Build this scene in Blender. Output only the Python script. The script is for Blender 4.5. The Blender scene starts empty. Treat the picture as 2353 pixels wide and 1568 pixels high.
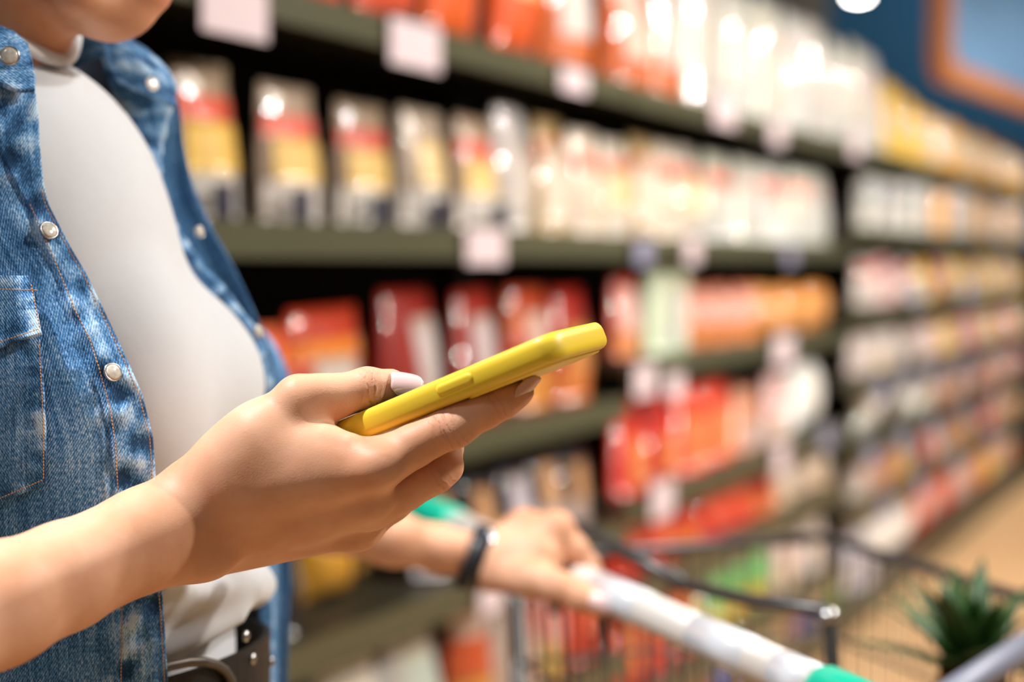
import bpy, bmesh, math, random
import numpy as np
from mathutils import Vector, Matrix

rng = np.random.default_rng(7)
random.seed(7)
sc = bpy.context.scene
COL = sc.collection

# ------------------------------------------------------------------ camera, world, lights, exposure
F = 3268.0                      # focal length in pixels of the 2353 x 1568 frame (50 mm on 36 mm)
PITCH = math.atan(184 / F)
CP, SP = math.cos(PITCH), math.sin(PITCH)
CAM_Z = 1.28
EXPOSURE = 0.0

cam_d = bpy.data.cameras.new('camera')
cam_d.lens = 50.0
cam_d.sensor_width = 36.0
cam_d.clip_start = 0.02
cam_d.dof.use_dof = True
cam_d.dof.focus_distance = 0.745
cam_d.dof.aperture_fstop = 2.7
cam_d.dof.aperture_blades = 0
cam = bpy.data.objects.new('camera', cam_d)
cam.location = (0, 0, CAM_Z)
cam.rotation_euler = (math.pi / 2 - PITCH, 0, 0)
COL.objects.link(cam)
sc.camera = cam

sc.view_settings.view_transform = 'Standard'
sc.view_settings.look = 'None'
sc.view_settings.gamma = 1.0
sc.view_settings.use_curve_mapping = False
sc.view_settings.exposure = EXPOSURE
sc.cycles.use_denoising = True
sc.cycles.max_bounces = 6
sc.cycles.diffuse_bounces = 3
sc.cycles.glossy_bounces = 3
sc.cycles.transmission_bounces = 4
sc.cycles.caustics_reflective = False
sc.cycles.caustics_refractive = False

world = bpy.data.worlds.new('store_ambient')
world.use_nodes = True
bg = world.node_tree.nodes['Background']
bg.inputs[0].default_value = (1.0, 0.82, 0.66, 1)
bg.inputs[1].default_value = 0.19
sc.world = world

# shelf geometry: the gondola front runs along SH_S at distance SH_D from the camera
ANG = math.radians(28.5)
SH_S = np.array([math.sin(ANG), math.cos(ANG)])
SH_N = np.array([-math.cos(ANG), math.sin(ANG)])     # into the shelves
SH_D = 1.25


def sh(t, u, z):
    """point t along the gondola front, u deep into it, z above the floor"""
    p = SH_S * t + SH_N * (SH_D + u)
    return np.array([p[0], p[1], z])


def add_light(name, kind, loc, target, energy, color, size=0.1, spot=60, blend=0.5):
    d = bpy.data.lights.new(name, kind)
    d.energy = energy
    d.color = color
    if kind == 'AREA':
        d.shape = 'DISK'
        d.size = size
    else:
        d.shadow_soft_size = size
    if kind == 'SPOT':
        d.spot_size = math.radians(spot)
        d.spot_blend = blend
    o = bpy.data.objects.new(name, d)
    o.location = loc
    v = Vector(target) - Vector(loc)
    o.rotation_euler = v.to_track_quat('-Z', 'Y').to_euler()
    COL.objects.link(o)
    return o


# ceiling spot right over the shopper, slightly behind her shoulder
add_light('ceiling_spot_lamp', 'SPOT', (-1.0, 0.66, 3.0), (-0.2, 0.85, 1.15), 345, (0.95, 0.97, 1.0), 0.035, 46, 0.4)
# second spot ahead of her, lighting the front of the t-shirt and the cart
add_light('ceiling_spot_lamp', 'SPOT', (1.45, 1.45, 2.75), (-0.1, 1.0, 1.05), 88, (0.94, 0.97, 1.0), 0.05, 46, 0.5)
# soft fill light added unseen behind the camera to brighten the denim
add_light('aisle_area_light', 'AREA', (-0.7, -0.7, 3.1), (-0.25, 0.8, 1.1), 6, (0.95, 0.97, 1.0), 0.5)
# track of lamps over the aisle aimed at the goods
for i, (t, u, e) in enumerate([(1.5, -2.5, 165), (2.7, -2.5, 165), (3.9, -2.5, 170), (5.2, -2.4, 235), (6.8, -2.4, 290), (8.8, -2.4, 300)]):
    p = sh(t, u, 2.75)
    q = sh(t + 0.15, 0.1, 0.85)
    add_light('track_spot_lamp', 'SPOT', p, q, e, (1.0, 0.94, 0.87), 0.045, 78, 0.7)
add_light('back_wall_fill', 'AREA', (5.5, 13.0, 5.0), (5.5, 16.0, 3.0), 110, (0.9, 0.97, 1.0), 1.5)  # unseen area light added to brighten the dark back wall
# broad aisle luminaire
add_light('aisle_area_light', 'AREA', (1.9, 2.6, 3.1), (1.7, 3.2, 0.0), 75, (1.0, 0.90, 0.78), 1.6)


# ------------------------------------------------------------------ helpers
def C(px, py, d):
    """a sight line through the frame at depth d, in camera-aligned metres (x right, y up, z away)"""
    return np.array([(px - 1176.5) / F * d, (784 - py) / F * d, d])


def c2w(v):
    v = np.asarray(v, dtype=float)
    x, y, z = v[..., 0], v[..., 1], v[..., 2]
    return np.stack([x, z * CP + y * SP, CAM_Z + y * CP - z * SP], -1)


def w2c(v):
    v = np.asarray(v, dtype=float)
    X, Y, Z = v[..., 0], v[..., 1], v[..., 2] - CAM_Z
    return np.stack([X, Y * SP + Z * CP, Y * CP - Z * SP], -1)


def W(px, py, d):
    return c2w(C(px, py, d))


def G(px, py, z):
    """where the sight line meets the level plane at height z"""
    o = np.array([0, 0, CAM_Z])
    r = W(px, py, 1.0) - o
    k = (z - CAM_Z) / r[2]
    return o + r * k


def root_loc(o):
    while o.parent:
        o = o.parent
    return np.array(o.location)


def mesh_obj(name, V, Fc, mat, parent=None, smooth=True, uv=None, attrs=None):
    """V in world metres; becomes one mesh object, under parent if given"""
    V = np.asarray(V, dtype=float)
    if parent is not None:
        V = V - root_loc(parent)
        loc = (0, 0, 0)
    else:
        base = np.array([V[:, 0].mean(), V[:, 1].mean(), V[:, 2].min()])
        V = V - base
        loc = base
    me = bpy.data.meshes.new(name)
    me.from_pydata(V.tolist(), [], [tuple(int(i) for i in f) for f in Fc])
    me.update()
    if smooth:
        me.polygons.foreach_set('use_smooth', [True] * len(me.polygons))
    if uv is not None:
        l = me.uv_layers.new(name='UVMap')
        idx = np.zeros(len(me.loops), dtype=np.int32)
        me.loops.foreach_get('vertex_index', idx)
        l.data.foreach_set('uv', np.asarray(uv)[idx].astype(np.float32).ravel())
    if attrs:
        for k, a in attrs.items():
            at = me.attributes.new(k, 'FLOAT', 'POINT')
            at.data.foreach_set('value', np.asarray(a, dtype=np.float32))
    if mat is not None:
        me.materials.append(mat)
    o = bpy.data.objects.new(name, me)
    o.location = loc
    COL.objects.link(o)
    if parent is not None:
        o.parent = parent
    return o


def empty(name, loc, label, cat, group=None):
    o = bpy.data.objects.new(name, None)
    o.empty_display_size = 0.05
    o.location = loc
    COL.objects.link(o)
    return tag(o, label, cat, group)


def tag(o, label=None, cat=None, group=None, kind=None):
    if label:
        o['label'] = label
    if cat:
        o['category'] = cat
    if group:
        o['group'] = group
    if kind:
        o['kind'] = kind
    return o


class Fb:
    """collects boxes and tubes into one mesh"""
    def __init__(s):
        s.V, s.F, s.n = [], [], 0

    def add(s, V, Fc):
        V = np.asarray(V, dtype=float)
        s.V.append(V)
        s.F += [tuple(i + s.n for i in f) for f in Fc]
        s.n += len(V)
        return s

    def hexa(s, P):
        return s.add(P, [(0, 3, 2, 1), (4, 5, 6, 7), (0, 1, 5, 4), (1, 2, 6, 5), (2, 3, 7, 6), (3, 0, 4, 7)])

    def shbox(s, t0, t1, u0, u1, z0, z1):
        return s.hexa([sh(t0, u0, z0), sh(t1, u0, z0), sh(t1, u1, z0), sh(t0, u1, z0),
                       sh(t0, u0, z1), sh(t1, u0, z1), sh(t1, u1, z1), sh(t0, u1, z1)])

    def box(s, x0, x1, y0, y1, z0, z1):
        return s.hexa([(x0, y0, z0), (x1, y0, z0), (x1, y1, z0), (x0, y1, z0), (x0, y0, z1), (x1, y0, z1), (x1, y1, z1), (x0, y1, z1)])

    def tube(s, P, r, n=8, closed=False, cap=True):
        P = np.asarray(P, dtype=float)
        m = len(P)
        R = np.full(m, r, dtype=float) if np.isscalar(r) else np.asarray(r, dtype=float)
        T = np.zeros_like(P)
        for i in range(m):
            a = P[(i - 1) % m] if (closed or i > 0) else P[i]
            b = P[(i + 1) % m] if (closed or i < m - 1) else P[i]
            T[i] = (b - a) / (np.linalg.norm(b - a) + 1e-12)
        ref = np.array([0.13, 0.29, 1.0]) if abs(T[0][2]) < 0.9 else np.array([1.0, 0.2, 0.1])
        V = []
        for i in range(m):
            a = ref - T[i] * (ref @ T[i])
            a /= np.linalg.norm(a)
            ref = a
            b = np.cross(T[i], a)
            for k in range(n):
                w = 2 * math.pi * k / n
                V.append(P[i] + R[i] * (math.cos(w) * a + math.sin(w) * b))
        Fc = []
        for i in range(m if closed else m - 1):
            j = (i + 1) % m
            for k in range(n):
                k2 = (k + 1) % n
                Fc.append((i * n + k, i * n + k2, j * n + k2, j * n + k))
        if cap and not closed:
            Fc.append(tuple(range(n - 1, -1, -1)))
            Fc.append(tuple((m - 1) * n + k for k in range(n)))
        return s.add(V, Fc)

    def lathe(s, c, axis, prof, n=20):
        """prof: list of (radius, height along axis)"""
        axis = np.asarray(axis, float)
        axis = axis / np.linalg.norm(axis)
        ref = np.array([0.3, 0.2, 0.9]) if abs(axis[2]) < 0.8 else np.array([1.0, 0, 0])
        a = np.cross(axis, ref)
        a /= np.linalg.norm(a)
        b = np.cross(axis, a)
        V, m = [], len(prof)
        for r, h in prof:
            for k in range(n):
                w = 2 * math.pi * k / n
                V.append(np.asarray(c) + axis * h + max(r, 1e-5) * (math.cos(w) * a + math.sin(w) * b))
        Fc = [(i * n + k, i * n + (k + 1) % n, (i + 1) * n + (k + 1) % n, (i + 1) * n + k) for i in range(m - 1) for k in range(n)]
        Fc.append(tuple(range(n - 1, -1, -1)))
        Fc.append(tuple((m - 1) * n + k for k in range(n)))
        return s.add(V, Fc)

    def build(s, name, mat, parent=None, smooth=True):
        return mesh_obj(name, np.concatenate(s.V), s.F, mat, parent, smooth)


def crom(P, n):
    """Catmull-Rom through control points, n samples"""
    P = np.asarray(P, dtype=float)
    Q = np.concatenate([[2 * P[0] - P[1]], P, [2 * P[-1] - P[-2]]])
    t = np.linspace(0, len(P) - 1 - 1e-9, n)
    i = t.astype(int)
    f = (t - i)[:, None]
    a, b, c, d = Q[i], Q[i + 1], Q[i + 2], Q[i + 3]
    return 0.5 * (2 * b + (c - a) * f + (2 * a - 5 * b + 4 * c - d) * f ** 2 + (3 * b - a - 3 * c + d) * f ** 3)


def grid_faces(nu, nv):
    """vertex index = i * nv + j"""
    return [(i * nv + j, i * nv + j + 1, (i + 1) * nv + j + 1, (i + 1) * nv + j) for i in range(nu - 1) for j in range(nv - 1)]


def loft(rows, nu, nv):
    """rows: list of control rows (same count). returns (nu*nv,3)"""
    R = np.array([crom(r, nv) for r in rows])
    out = np.stack([crom(R[:, j], nu) for j in range(nv)], 1)
    return out.reshape(-1, 3)


_S = np.random.default_rng(3)
_D = _S.normal(size=(24, 3))
_D /= np.linalg.norm(_D, axis=1)[:, None]
_PH = _S.uniform(0, 6.28, 24)


def snoise(P, freq, k0=0, k=8):
    """smooth noise in about -1..1"""
    P = np.asarray(P, dtype=float)
    v = np.zeros(P.shape[:-1])
    for i in range(k0, k0 + k):
        j = i % 24
        v += np.sin((P @ _D[j]) * freq * (0.7 + 0.09 * (i % 7)) + _PH[j])
    return v / math.sqrt(k) * 0.8


# ------------------------------------------------------------------ signed distance modelling
class SDF:
    def __init__(s, h):
        s.h, s.P = h, []

    def cone(s, a, b, ra, rb, k=0.006, flat=None, op=1):
        s.P.append(('c', np.asarray(a, float), np.asarray(b, float), ra, rb, k, flat, op))
        return s

    def chain(s, pts, k=0.0025, flat=None):
        for p, q in zip(pts[:-1], pts[1:]):
            s.cone(p[0], q[0], p[1], q[1], k, flat)
        return s

    def ell(s, c, r, k=0.02, R=None, op=1):
        s.P.append(('e', np.asarray(c, float), np.asarray(r, float), np.eye(3) if R is None else np.asarray(R, float), k, op))
        return s

    def mesh(s, lo=None, hi=None):
        L, H = [], []
        for p in s.P:
            if p[0] == 'c':
                L.append(np.minimum(p[1] - p[3], p[2] - p[4]))
                H.append(np.maximum(p[1] + p[3], p[2] + p[4]))
            else:
                L.append(p[1] - max(p[2]))
                H.append(p[1] + max(p[2]))
        pad = 4 * s.h + 0.004
        l0 = np.min(L, 0) - pad
        h0 = np.max(H, 0) + pad
        if lo is not None:
            l0 = np.maximum(l0, lo)
        if hi is not None:
            h0 = np.minimum(h0, hi)
        n = np.ceil((h0 - l0) / s.h).astype(int) + 1
        ax = [(l0[i] + np.arange(n[i]) * s.h).astype(np.float32) for i in range(3)]
        v = np.full(n, 0.03, dtype=np.float32)
        for p, a, b in zip(s.P, L, H):
            k = p[5] if p[0] == 'c' else p[4]
            op = p[7] if p[0] == 'c' else p[5]
            m = max(k, 0.0) + 3 * s.h
            i0 = np.clip(np.floor((a - m - l0) / s.h).astype(int), 0, n)
            i1 = np.clip(np.ceil((b + m - l0) / s.h).astype(int) + 1, 0, n)
            if np.any(i1 <= i0):
                continue
            sl = tuple(slice(i0[i], i1[i]) for i in range(3))
            X, Y, Z = np.meshgrid(ax[0][sl[0]], ax[1][sl[1]], ax[2][sl[2]], indexing='ij', sparse=True)
            if p[0] == 'c':
                A, B, ra, rb, flat = p[1], p[2], p[3], p[4], p[6]
                ba = B - A
                x, y, z = X - A[0], Y - A[1], Z - A[2]
                t = np.clip((x * ba[0] + y * ba[1] + z * ba[2]) / max(ba @ ba, 1e-12), 0, 1)
                x, y, z = x - t * ba[0], y - t * ba[1], z - t * ba[2]
                if flat is not None:
                    nn, f = np.asarray(flat[0], float), flat[1]
                    q = (x * nn[0] + y * nn[1] + z * nn[2]) * (f - 1)
                    x, y, z = x + q * nn[0], y + q * nn[1], z + q * nn[2]
                d = np.sqrt(x * x + y * y + z * z) - (ra + (rb - ra) * t)
            else:
                c, r, R = p[1], p[2], p[3]
                x, y, z = X - c[0], Y - c[1], Z - c[2]
                q = [(x * R[i][0] + y * R[i][1] + z * R[i][2]) for i in range(3)]
                k0 = np.sqrt(sum((q[i] / r[i]) ** 2 for i in range(3)))
                k1 = np.sqrt(sum((q[i] / r[i] ** 2) ** 2 for i in range(3))) + 1e-9
                d = k0 * (k0 - 1) / k1
            d = d.astype(np.float32)
            o = v[sl]
            if op > 0:
                if k > 0:
                    hh = np.clip(0.5 + 0.5 * (o - d) / k, 0, 1)
                    v[sl] = o + (d - o) * hh - k * hh * (1 - hh)
                else:
                    v[sl] = np.minimum(o, d)
            else:
                e = -d
                hh = np.clip(0.5 + 0.5 * (e - o) / max(k, 1e-6), 0, 1)
                v[sl] = o + (e - o) * hh + k * hh * (1 - hh)
        return nets(v, l0, s.h)


def nets(v, lo, h):
    s = v < 0
    n = v.shape
    cnt = np.zeros([i - 1 for i in n], dtype=np.int8)
    cs = [(i, j, k) for i in (0, 1) for j in (0, 1) for k in (0, 1)]
    for i, j, k in cs:
        cnt += s[i:n[0] - 1 + i, j:n[1] - 1 + j, k:n[2] - 1 + k]
    mask = (cnt > 0) & (cnt < 8)
    idx = np.full(mask.shape, -1, dtype=np.int64)
    cells = np.argwhere(mask)
    idx[mask] = np.arange(len(cells))
    pos = np.zeros((len(cells), 3))
    num = np.zeros(len(cells))
    for a in cs:
        for ax in range(3):
            if a[ax] == 0:
                b = list(a)
                b[ax] = 1
                va = v[cells[:, 0] + a[0], cells[:, 1] + a[1], cells[:, 2] + a[2]]
                vb = v[cells[:, 0] + b[0], cells[:, 1] + b[1], cells[:, 2] + b[2]]
                cr = (va < 0) != (vb < 0)
                t = np.where(cr, va / np.where(cr, va - vb, 1), 0)
                for q in range(3):
                    pos[:, q] += np.where(cr, a[q] + (t if q == ax else 0), 0)
                num += cr
    pos /= num[:, None]
    V = lo + (cells + pos) * h
    Q = []
    for ax in range(3):
        o1, o2 = [(1, 2), (2, 0), (0, 1)][ax]
        sl0 = [slice(1, n[i] - 1) for i in range(3)]
        sl1 = list(sl0)
        sl0[ax] = slice(0, n[ax] - 1)
        sl1[ax] = slice(1, n[ax])
        a = s[tuple(sl0)]
        b = s[tuple(sl1)]
        e = np.argwhere(a != b)
        if len(e) == 0:
            continue
        inside_a = a[tuple(e.T)]
        base = e.copy()
        base[:, o1] += 1
        base[:, o2] += 1

        def cell(d1, d2):
            c = base.copy()
            c[:, o1] += d1
            c[:, o2] += d2
            return idx[c[:, 0], c[:, 1], c[:, 2]]
        q = np.stack([cell(-1, -1), cell(0, -1), cell(0, 0), cell(-1, 0)], 1)
        q[~inside_a] = q[~inside_a][:, ::-1]
        Q.append(q)
    Q = np.concatenate(Q)
    Q = Q[(Q >= 0).all(1)]
    return V, Q


def vnormals(V, Q):
    n = np.cross(V[Q[:, 2]] - V[Q[:, 0]], V[Q[:, 3]] - V[Q[:, 1]])
    N = np.zeros_like(V)
    for i in range(4):
        np.add.at(N, Q[:, i], n)
    return N / (np.linalg.norm(N, axis=1)[:, None] + 1e-12)


def relax(V, Q, it=3, lam=0.5):
    for _ in range(it):
        S = np.zeros_like(V)
        c = np.zeros(len(V))
        for i in range(4):
            for j in (1, 3):
                np.add.at(S, Q[:, i], V[Q[:, (i + j) % 4]])
                np.add.at(c, Q[:, i], 1)
        V = V + lam * (S / c[:, None] - V)
    return V


# ------------------------------------------------------------------ materials
MATS = {}


def nd(nt, t, **kw):
    n = nt.nodes.new(t)
    for k, v in kw.items():
        setattr(n, k, v)
    return n


def mat(name, color, rough=0.5, metal=0.0, coat=0.0, noise=0.0, nscale=20.0, bump=0.0, bscale=60.0, emit=None, spec=0.5, sheen=0.0, trans=0.0, alpha=None):
    if name in MATS:
        return MATS[name]
    m = bpy.data.materials.new(name)
    m.use_nodes = True
    nt = m.node_tree
    b = nt.nodes['Principled BSDF']
    b.inputs['Base Color'].default_value = (*color, 1)
    b.inputs['Roughness'].default_value = rough
    b.inputs['Metallic'].default_value = metal
    b.inputs['Coat Weight'].default_value = coat
    b.inputs['Coat Roughness'].default_value = 0.05
    b.inputs['Coat IOR'].default_value = 1.8 if coat > .85 else 1.5
    b.inputs['Specular IOR Level'].default_value = spec
    b.inputs['Sheen Weight'].default_value = sheen
    b.inputs['Transmission Weight'].default_value = trans
    tc = nd(nt, 'ShaderNodeTexCoord')
    n = nd(nt, 'ShaderNodeTexNoise')
    n.inputs['Scale'].default_value = nscale
    n.inputs['Detail'].default_value = 3
    nt.links.new(tc.outputs['Object'], n.inputs['Vector'])
    mx = nd(nt, 'ShaderNodeMix', data_type='RGBA')
    mx.inputs['A'].default_value = (*[c * (1 - noise) for c in color], 1)
    mx.inputs['B'].default_value = (*[min(1, c * (1 + noise)) for c in color], 1)
    nt.links.new(n.outputs['Fac'], mx.inputs['Factor'])
    nt.links.new(mx.outputs['Result'], b.inputs['Base Color'])
    if bump:
        n2 = nd(nt, 'ShaderNodeTexNoise')
        n2.inputs['Scale'].default_value = bscale
        nt.links.new(tc.outputs['Object'], n2.inputs['Vector'])
        bp = nd(nt, 'ShaderNodeBump')
        bp.inputs['Strength'].default_value = bump
        bp.inputs['Distance'].default_value = 0.01
        nt.links.new(n2.outputs['Fac'], bp.inputs['Height'])
        nt.links.new(bp.outputs['Normal'], b.inputs['Normal'])
    if emit:
        b.inputs['Emission Color'].default_value = (*emit[0], 1)
        b.inputs['Emission Strength'].default_value = emit[1]
    MATS[name] = m
    return m


def math_n(nt, op, a, b=None, clamp=False):
    n = nd(nt, 'ShaderNodeMath', operation=op, use_clamp=clamp)
    for i, x in enumerate((a, b)):
        if x is None:
            continue
        if isinstance(x, (int, float)):
            n.inputs[i].default_value = x
        else:
            nt.links.new(x, n.inputs[i])
    return n.outputs[0]


def skin_mat():
    m = bpy.data.materials.new('skin')
    m.use_nodes = True
    nt = m.node_tree
    b = nt.nodes['Principled BSDF']
    tc = nd(nt, 'ShaderNodeTexCoord')
    n = nd(nt, 'ShaderNodeTexNoise')
    n.inputs['Scale'].default_value = 28
    n.inputs['Detail'].default_value = 4
    nt.links.new(tc.outputs['Object'], n.inputs['Vector'])
    r = nd(nt, 'ShaderNodeValToRGB')
    r.color_ramp.elements[0].position = 0.3
    r.color_ramp.elements[0].color = (0.63, 0.295, 0.16, 1)
    r.color_ramp.elements[1].position = 0.72
    r.color_ramp.elements[1].color = (0.77, 0.435, 0.275, 1)
    nt.links.new(n.outputs['Fac'], r.inputs['Fac'])
    # redder knuckles and lips
    at = nd(nt, 'ShaderNodeAttribute', attribute_name='red')
    mx = nd(nt, 'ShaderNodeMix', data_type='RGBA')
    mx.inputs['B'].default_value = (0.60, 0.20, 0.12, 1)
    nt.links.new(at.outputs['Fac'], mx.inputs['Factor'])
    nt.links.new(r.outputs['Color'], mx.inputs['A'])
    nt.links.new(mx.outputs['Result'], b.inputs['Base Color'])
    b.inputs['Roughness'].default_value = 0.52
    b.inputs['Subsurface Weight'].default_value = 0.18
    b.inputs['Subsurface Radius'].default_value = (1.0, 0.35, 0.18)
    b.inputs['Subsurface Scale'].default_value = 0.006
    b.inputs['Specular IOR Level'].default_value = 0.3
    # fine pores, and creases across the finger joints
    v = nd(nt, 'ShaderNodeTexVoronoi')
    v.inputs['Scale'].default_value = 1300
    nt.links.new(tc.outputs['Object'], v.inputs['Vector'])
    n3 = nd(nt, 'ShaderNodeTexNoise')
    n3.inputs['Scale'].default_value = 160
    n3.inputs['Detail'].default_value = 5
    nt.links.new(tc.outputs['Object'], n3.inputs['Vector'])
    ws = nd(nt, 'ShaderNodeAttribute', attribute_name='crease_s')
    wm = nd(nt, 'ShaderNodeAttribute', attribute_name='crease')
    wob = math_n(nt, 'MULTIPLY', math_n(nt, 'SUBTRACT', n3.outputs['Fac'], 0.5), 9.0)
    ph = math_n(nt, 'ADD', math_n(nt, 'MULTIPLY', ws.outputs['Fac'], 1700.0), wob)
    sn = math_n(nt, 'POWER', math_n(nt, 'ADD', math_n(nt, 'MULTIPLY', math_n(nt, 'SINE', ph), 0.5), 0.5), 3.0)
    cr = math_n(nt, 'MULTIPLY', math_n(nt, 'MULTIPLY', sn, wm.outputs['Fac']), -1.0)
    hgt = math_n(nt, 'ADD', math_n(nt, 'MULTIPLY', v.outputs['Distance'], 0.12), math_n(nt, 'ADD', cr, math_n(nt, 'MULTIPLY', n3.outputs['Fac'], 0.08)))
    bp = nd(nt, 'ShaderNodeBump')
    bp.inputs['Strength'].default_value = 0.8
    bp.inputs['Distance'].default_value = 0.00055
    nt.links.new(hgt, bp.inputs['Height'])
    nt.links.new(bp.outputs['Normal'], b.inputs['Normal'])
    return m


def denim_mat(name, dark, mid, light, wear=1.0, bright=1.0):
    m = bpy.data.materials.new(name)
    m.use_nodes = True
    nt = m.node_tree
    b = nt.nodes['Principled BSDF']
    uv = nd(nt, 'ShaderNodeUVMap', uv_map='UVMap')
    # twill: fine diagonal ribs
    mp = nd(nt, 'ShaderNodeMapping')
    mp.inputs['Rotation'].default_value = (0, 0, math.radians(34))
    nt.links.new(uv.outputs[0], mp.inputs['Vector'])
    wv = nd(nt, 'ShaderNodeTexWave', wave_type='BANDS', bands_direction='X')
    wv.inputs['Scale'].default_value = 260
    wv.inputs['Distortion'].default_value = 2.2
    wv.inputs['Detail'].default_value = 2
    wv.inputs['Detail Scale'].default_value = 3
    nt.links.new(mp.outputs[0], wv.inputs['Vector'])
    # speckle of the white weft
    mp2 = nd(nt, 'ShaderNodeMapping')
    mp2.inputs['Scale'].default_value = (1.0, 0.42, 1)
    nt.links.new(uv.outputs[0], mp2.inputs['Vector'])
    sp = nd(nt, 'ShaderNodeTexNoise')
    sp.inputs['Scale'].default_value = 1150
    sp.inputs['Detail'].default_value = 2
    nt.links.new(mp2.outputs[0], sp.inputs['Vector'])
    # vertical slubs
    mp3 = nd(nt, 'ShaderNodeMapping')
    mp3.inputs['Scale'].default_value = (1.0, 0.045, 1)
    nt.links.new(uv.outputs[0], mp3.inputs['Vector'])
    sl = nd(nt, 'ShaderNodeTexNoise')
    sl.inputs['Scale'].default_value = 420
    sl.inputs['Detail'].default_value = 3
    nt.links.new(mp3.outputs[0], sl.inputs['Vector'])
    # broad fading
    fd = nd(nt, 'ShaderNodeTexNoise')
    fd.inputs['Scale'].default_value = 22
    fd.inputs['Detail'].default_value = 4
    nt.links.new(uv.outputs[0], fd.inputs['Vector'])
    # puckers fade on the ridges (stored with the geometry of the seams)
    pk = nd(nt, 'ShaderNodeAttribute', attribute_name='ridge')
    f = math_n(nt, 'ADD', math_n(nt, 'MULTIPLY', math_n(nt, 'SUBTRACT', wv.outputs['Fac'], 0.5), 0.30),
               math_n(nt, 'MULTIPLY', math_n(nt, 'SUBTRACT', sp.outputs['Fac'], 0.5), 1.55))
    f = math_n(nt, 'ADD', f, math_n(nt, 'MULTIPLY', math_n(nt, 'SUBTRACT', sl.outputs['Fac'], 0.5), 0.85))
    f = math_n(nt, 'ADD', f, math_n(nt, 'MULTIPLY', math_n(nt, 'SUBTRACT', fd.outputs['Fac'], 0.5), 0.75))
    f = math_n(nt, 'ADD', f, math_n(nt, 'MULTIPLY', pk.outputs['Fac'], 0.60 * wear))
    f = math_n(nt, 'ADD', f, 0.44, clamp=True)
    r = nd(nt, 'ShaderNodeValToRGB')
    e = r.color_ramp.elements
    e[0].position, e[0].color = 0.05, (*[c * bright for c in dark], 1)
    e[1].position, e[1].color = 0.98, (*[min(1, c * bright) for c in light], 1)
    k = e.new(0.48)
    k.color = (*[c * bright for c in mid], 1)
    nt.links.new(f, r.inputs['Fac'])
    nt.links.new(r.outputs['Color'], b.inputs['Base Color'])
    b.inputs['Roughness'].default_value = 0.85
    b.inputs['Specular IOR Level'].default_value = 0.2
    b.inputs['Sheen Weight'].default_value = 0.15
    bp = nd(nt, 'ShaderNodeBump')
    bp.inputs['Strength'].default_value = 0.55
    bp.inputs['Distance'].default_value = 0.0005
    nt.links.new(math_n(nt, 'ADD', wv.outputs['Fac'], sp.outputs['Fac']), bp.inputs['Height'])
    nt.links.new(bp.outputs['Normal'], b.inputs['Normal'])
    return m


M_SKIN = skin_mat()
M_DENIM = denim_mat('denim', (0.012, 0.058, 0.15), (0.08, 0.26, 0.54), (0.52, 0.72, 0.90))
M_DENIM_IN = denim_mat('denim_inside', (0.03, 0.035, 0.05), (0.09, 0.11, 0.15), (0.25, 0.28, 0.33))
M_COTTON = mat('white_cotton', (0.65, 0.66, 0.675), 0.95, noise=0.03, nscale=90, bump=0.06, bscale=900, sheen=0.2)
M_PEARL = mat('pearl_snap', (0.62, 0.58, 0.50), 0.10, coat=0.8, noise=0.5, nscale=420)  # dark noise blotches stand for reflections, painted into the pearl colour
M_CHROME = mat('snap_rim', (0.55, 0.52, 0.48), 0.22, 1.0)
M_THREAD = mat('orange_thread', (0.52, 0.25, 0.09), 0.8)
M_YELLOW = mat('yellow_silicone', (0.82, 0.58, 0.035), 0.42, noise=0.03, bump=0.01, bscale=1500, spec=0.45)
M_GLASS_BLACK = mat('screen_glass', (0.01, 0.01, 0.012), 0.05, coat=1.0)
M_NAIL = mat('gel_nail', (0.83, 0.56, 0.53), 0.08, coat=1.0, noise=0.02)
M_NAIL2 = mat('gel_nail_tan', (0.62, 0.33, 0.24), 0.10, coat=1.0, noise=0.02)
M_BLACK_RUBBER = mat('black_rubber', (0.012, 0.012, 0.013), 0.4, noise=0.1)
M_BAND_METAL = mat('band_screen', (0.05, 0.05, 0.06), 0.12, coat=1.0)
M_LEATHER = mat('black_leather', (0.010, 0.008, 0.007), 0.5, noise=0.2, nscale=120, bump=0.08, bscale=500)
M_STEEL = mat('steel', (0.45, 0.44, 0.43), 0.25, 1.0)
M_TROUSER = mat('black_cloth', (0.015, 0.015, 0.017), 0.9, noise=0.2, nscale=300)
M_HAIR = mat('brown_hair', (0.05, 0.025, 0.012), 0.45, noise=0.3, nscale=200)
M_LIP = mat('lip', (0.55, 0.17, 0.12), 0.3, noise=0.05, nscale=200)
M_EYE = mat('eye_white', (0.8, 0.78, 0.75), 0.2)
M_SHOE = mat('white_shoe', (0.6, 0.6, 0.58), 0.6, noise=0.05)


# ------------------------------------------------------------------ store shell
def lin(r, g, b):
    f = lambda c: ((c / 255 + 0.055) / 1.055) ** 2.4 if c > 10 else c / 255 / 12.92
    return (f(r), f(g), f(b))


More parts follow.
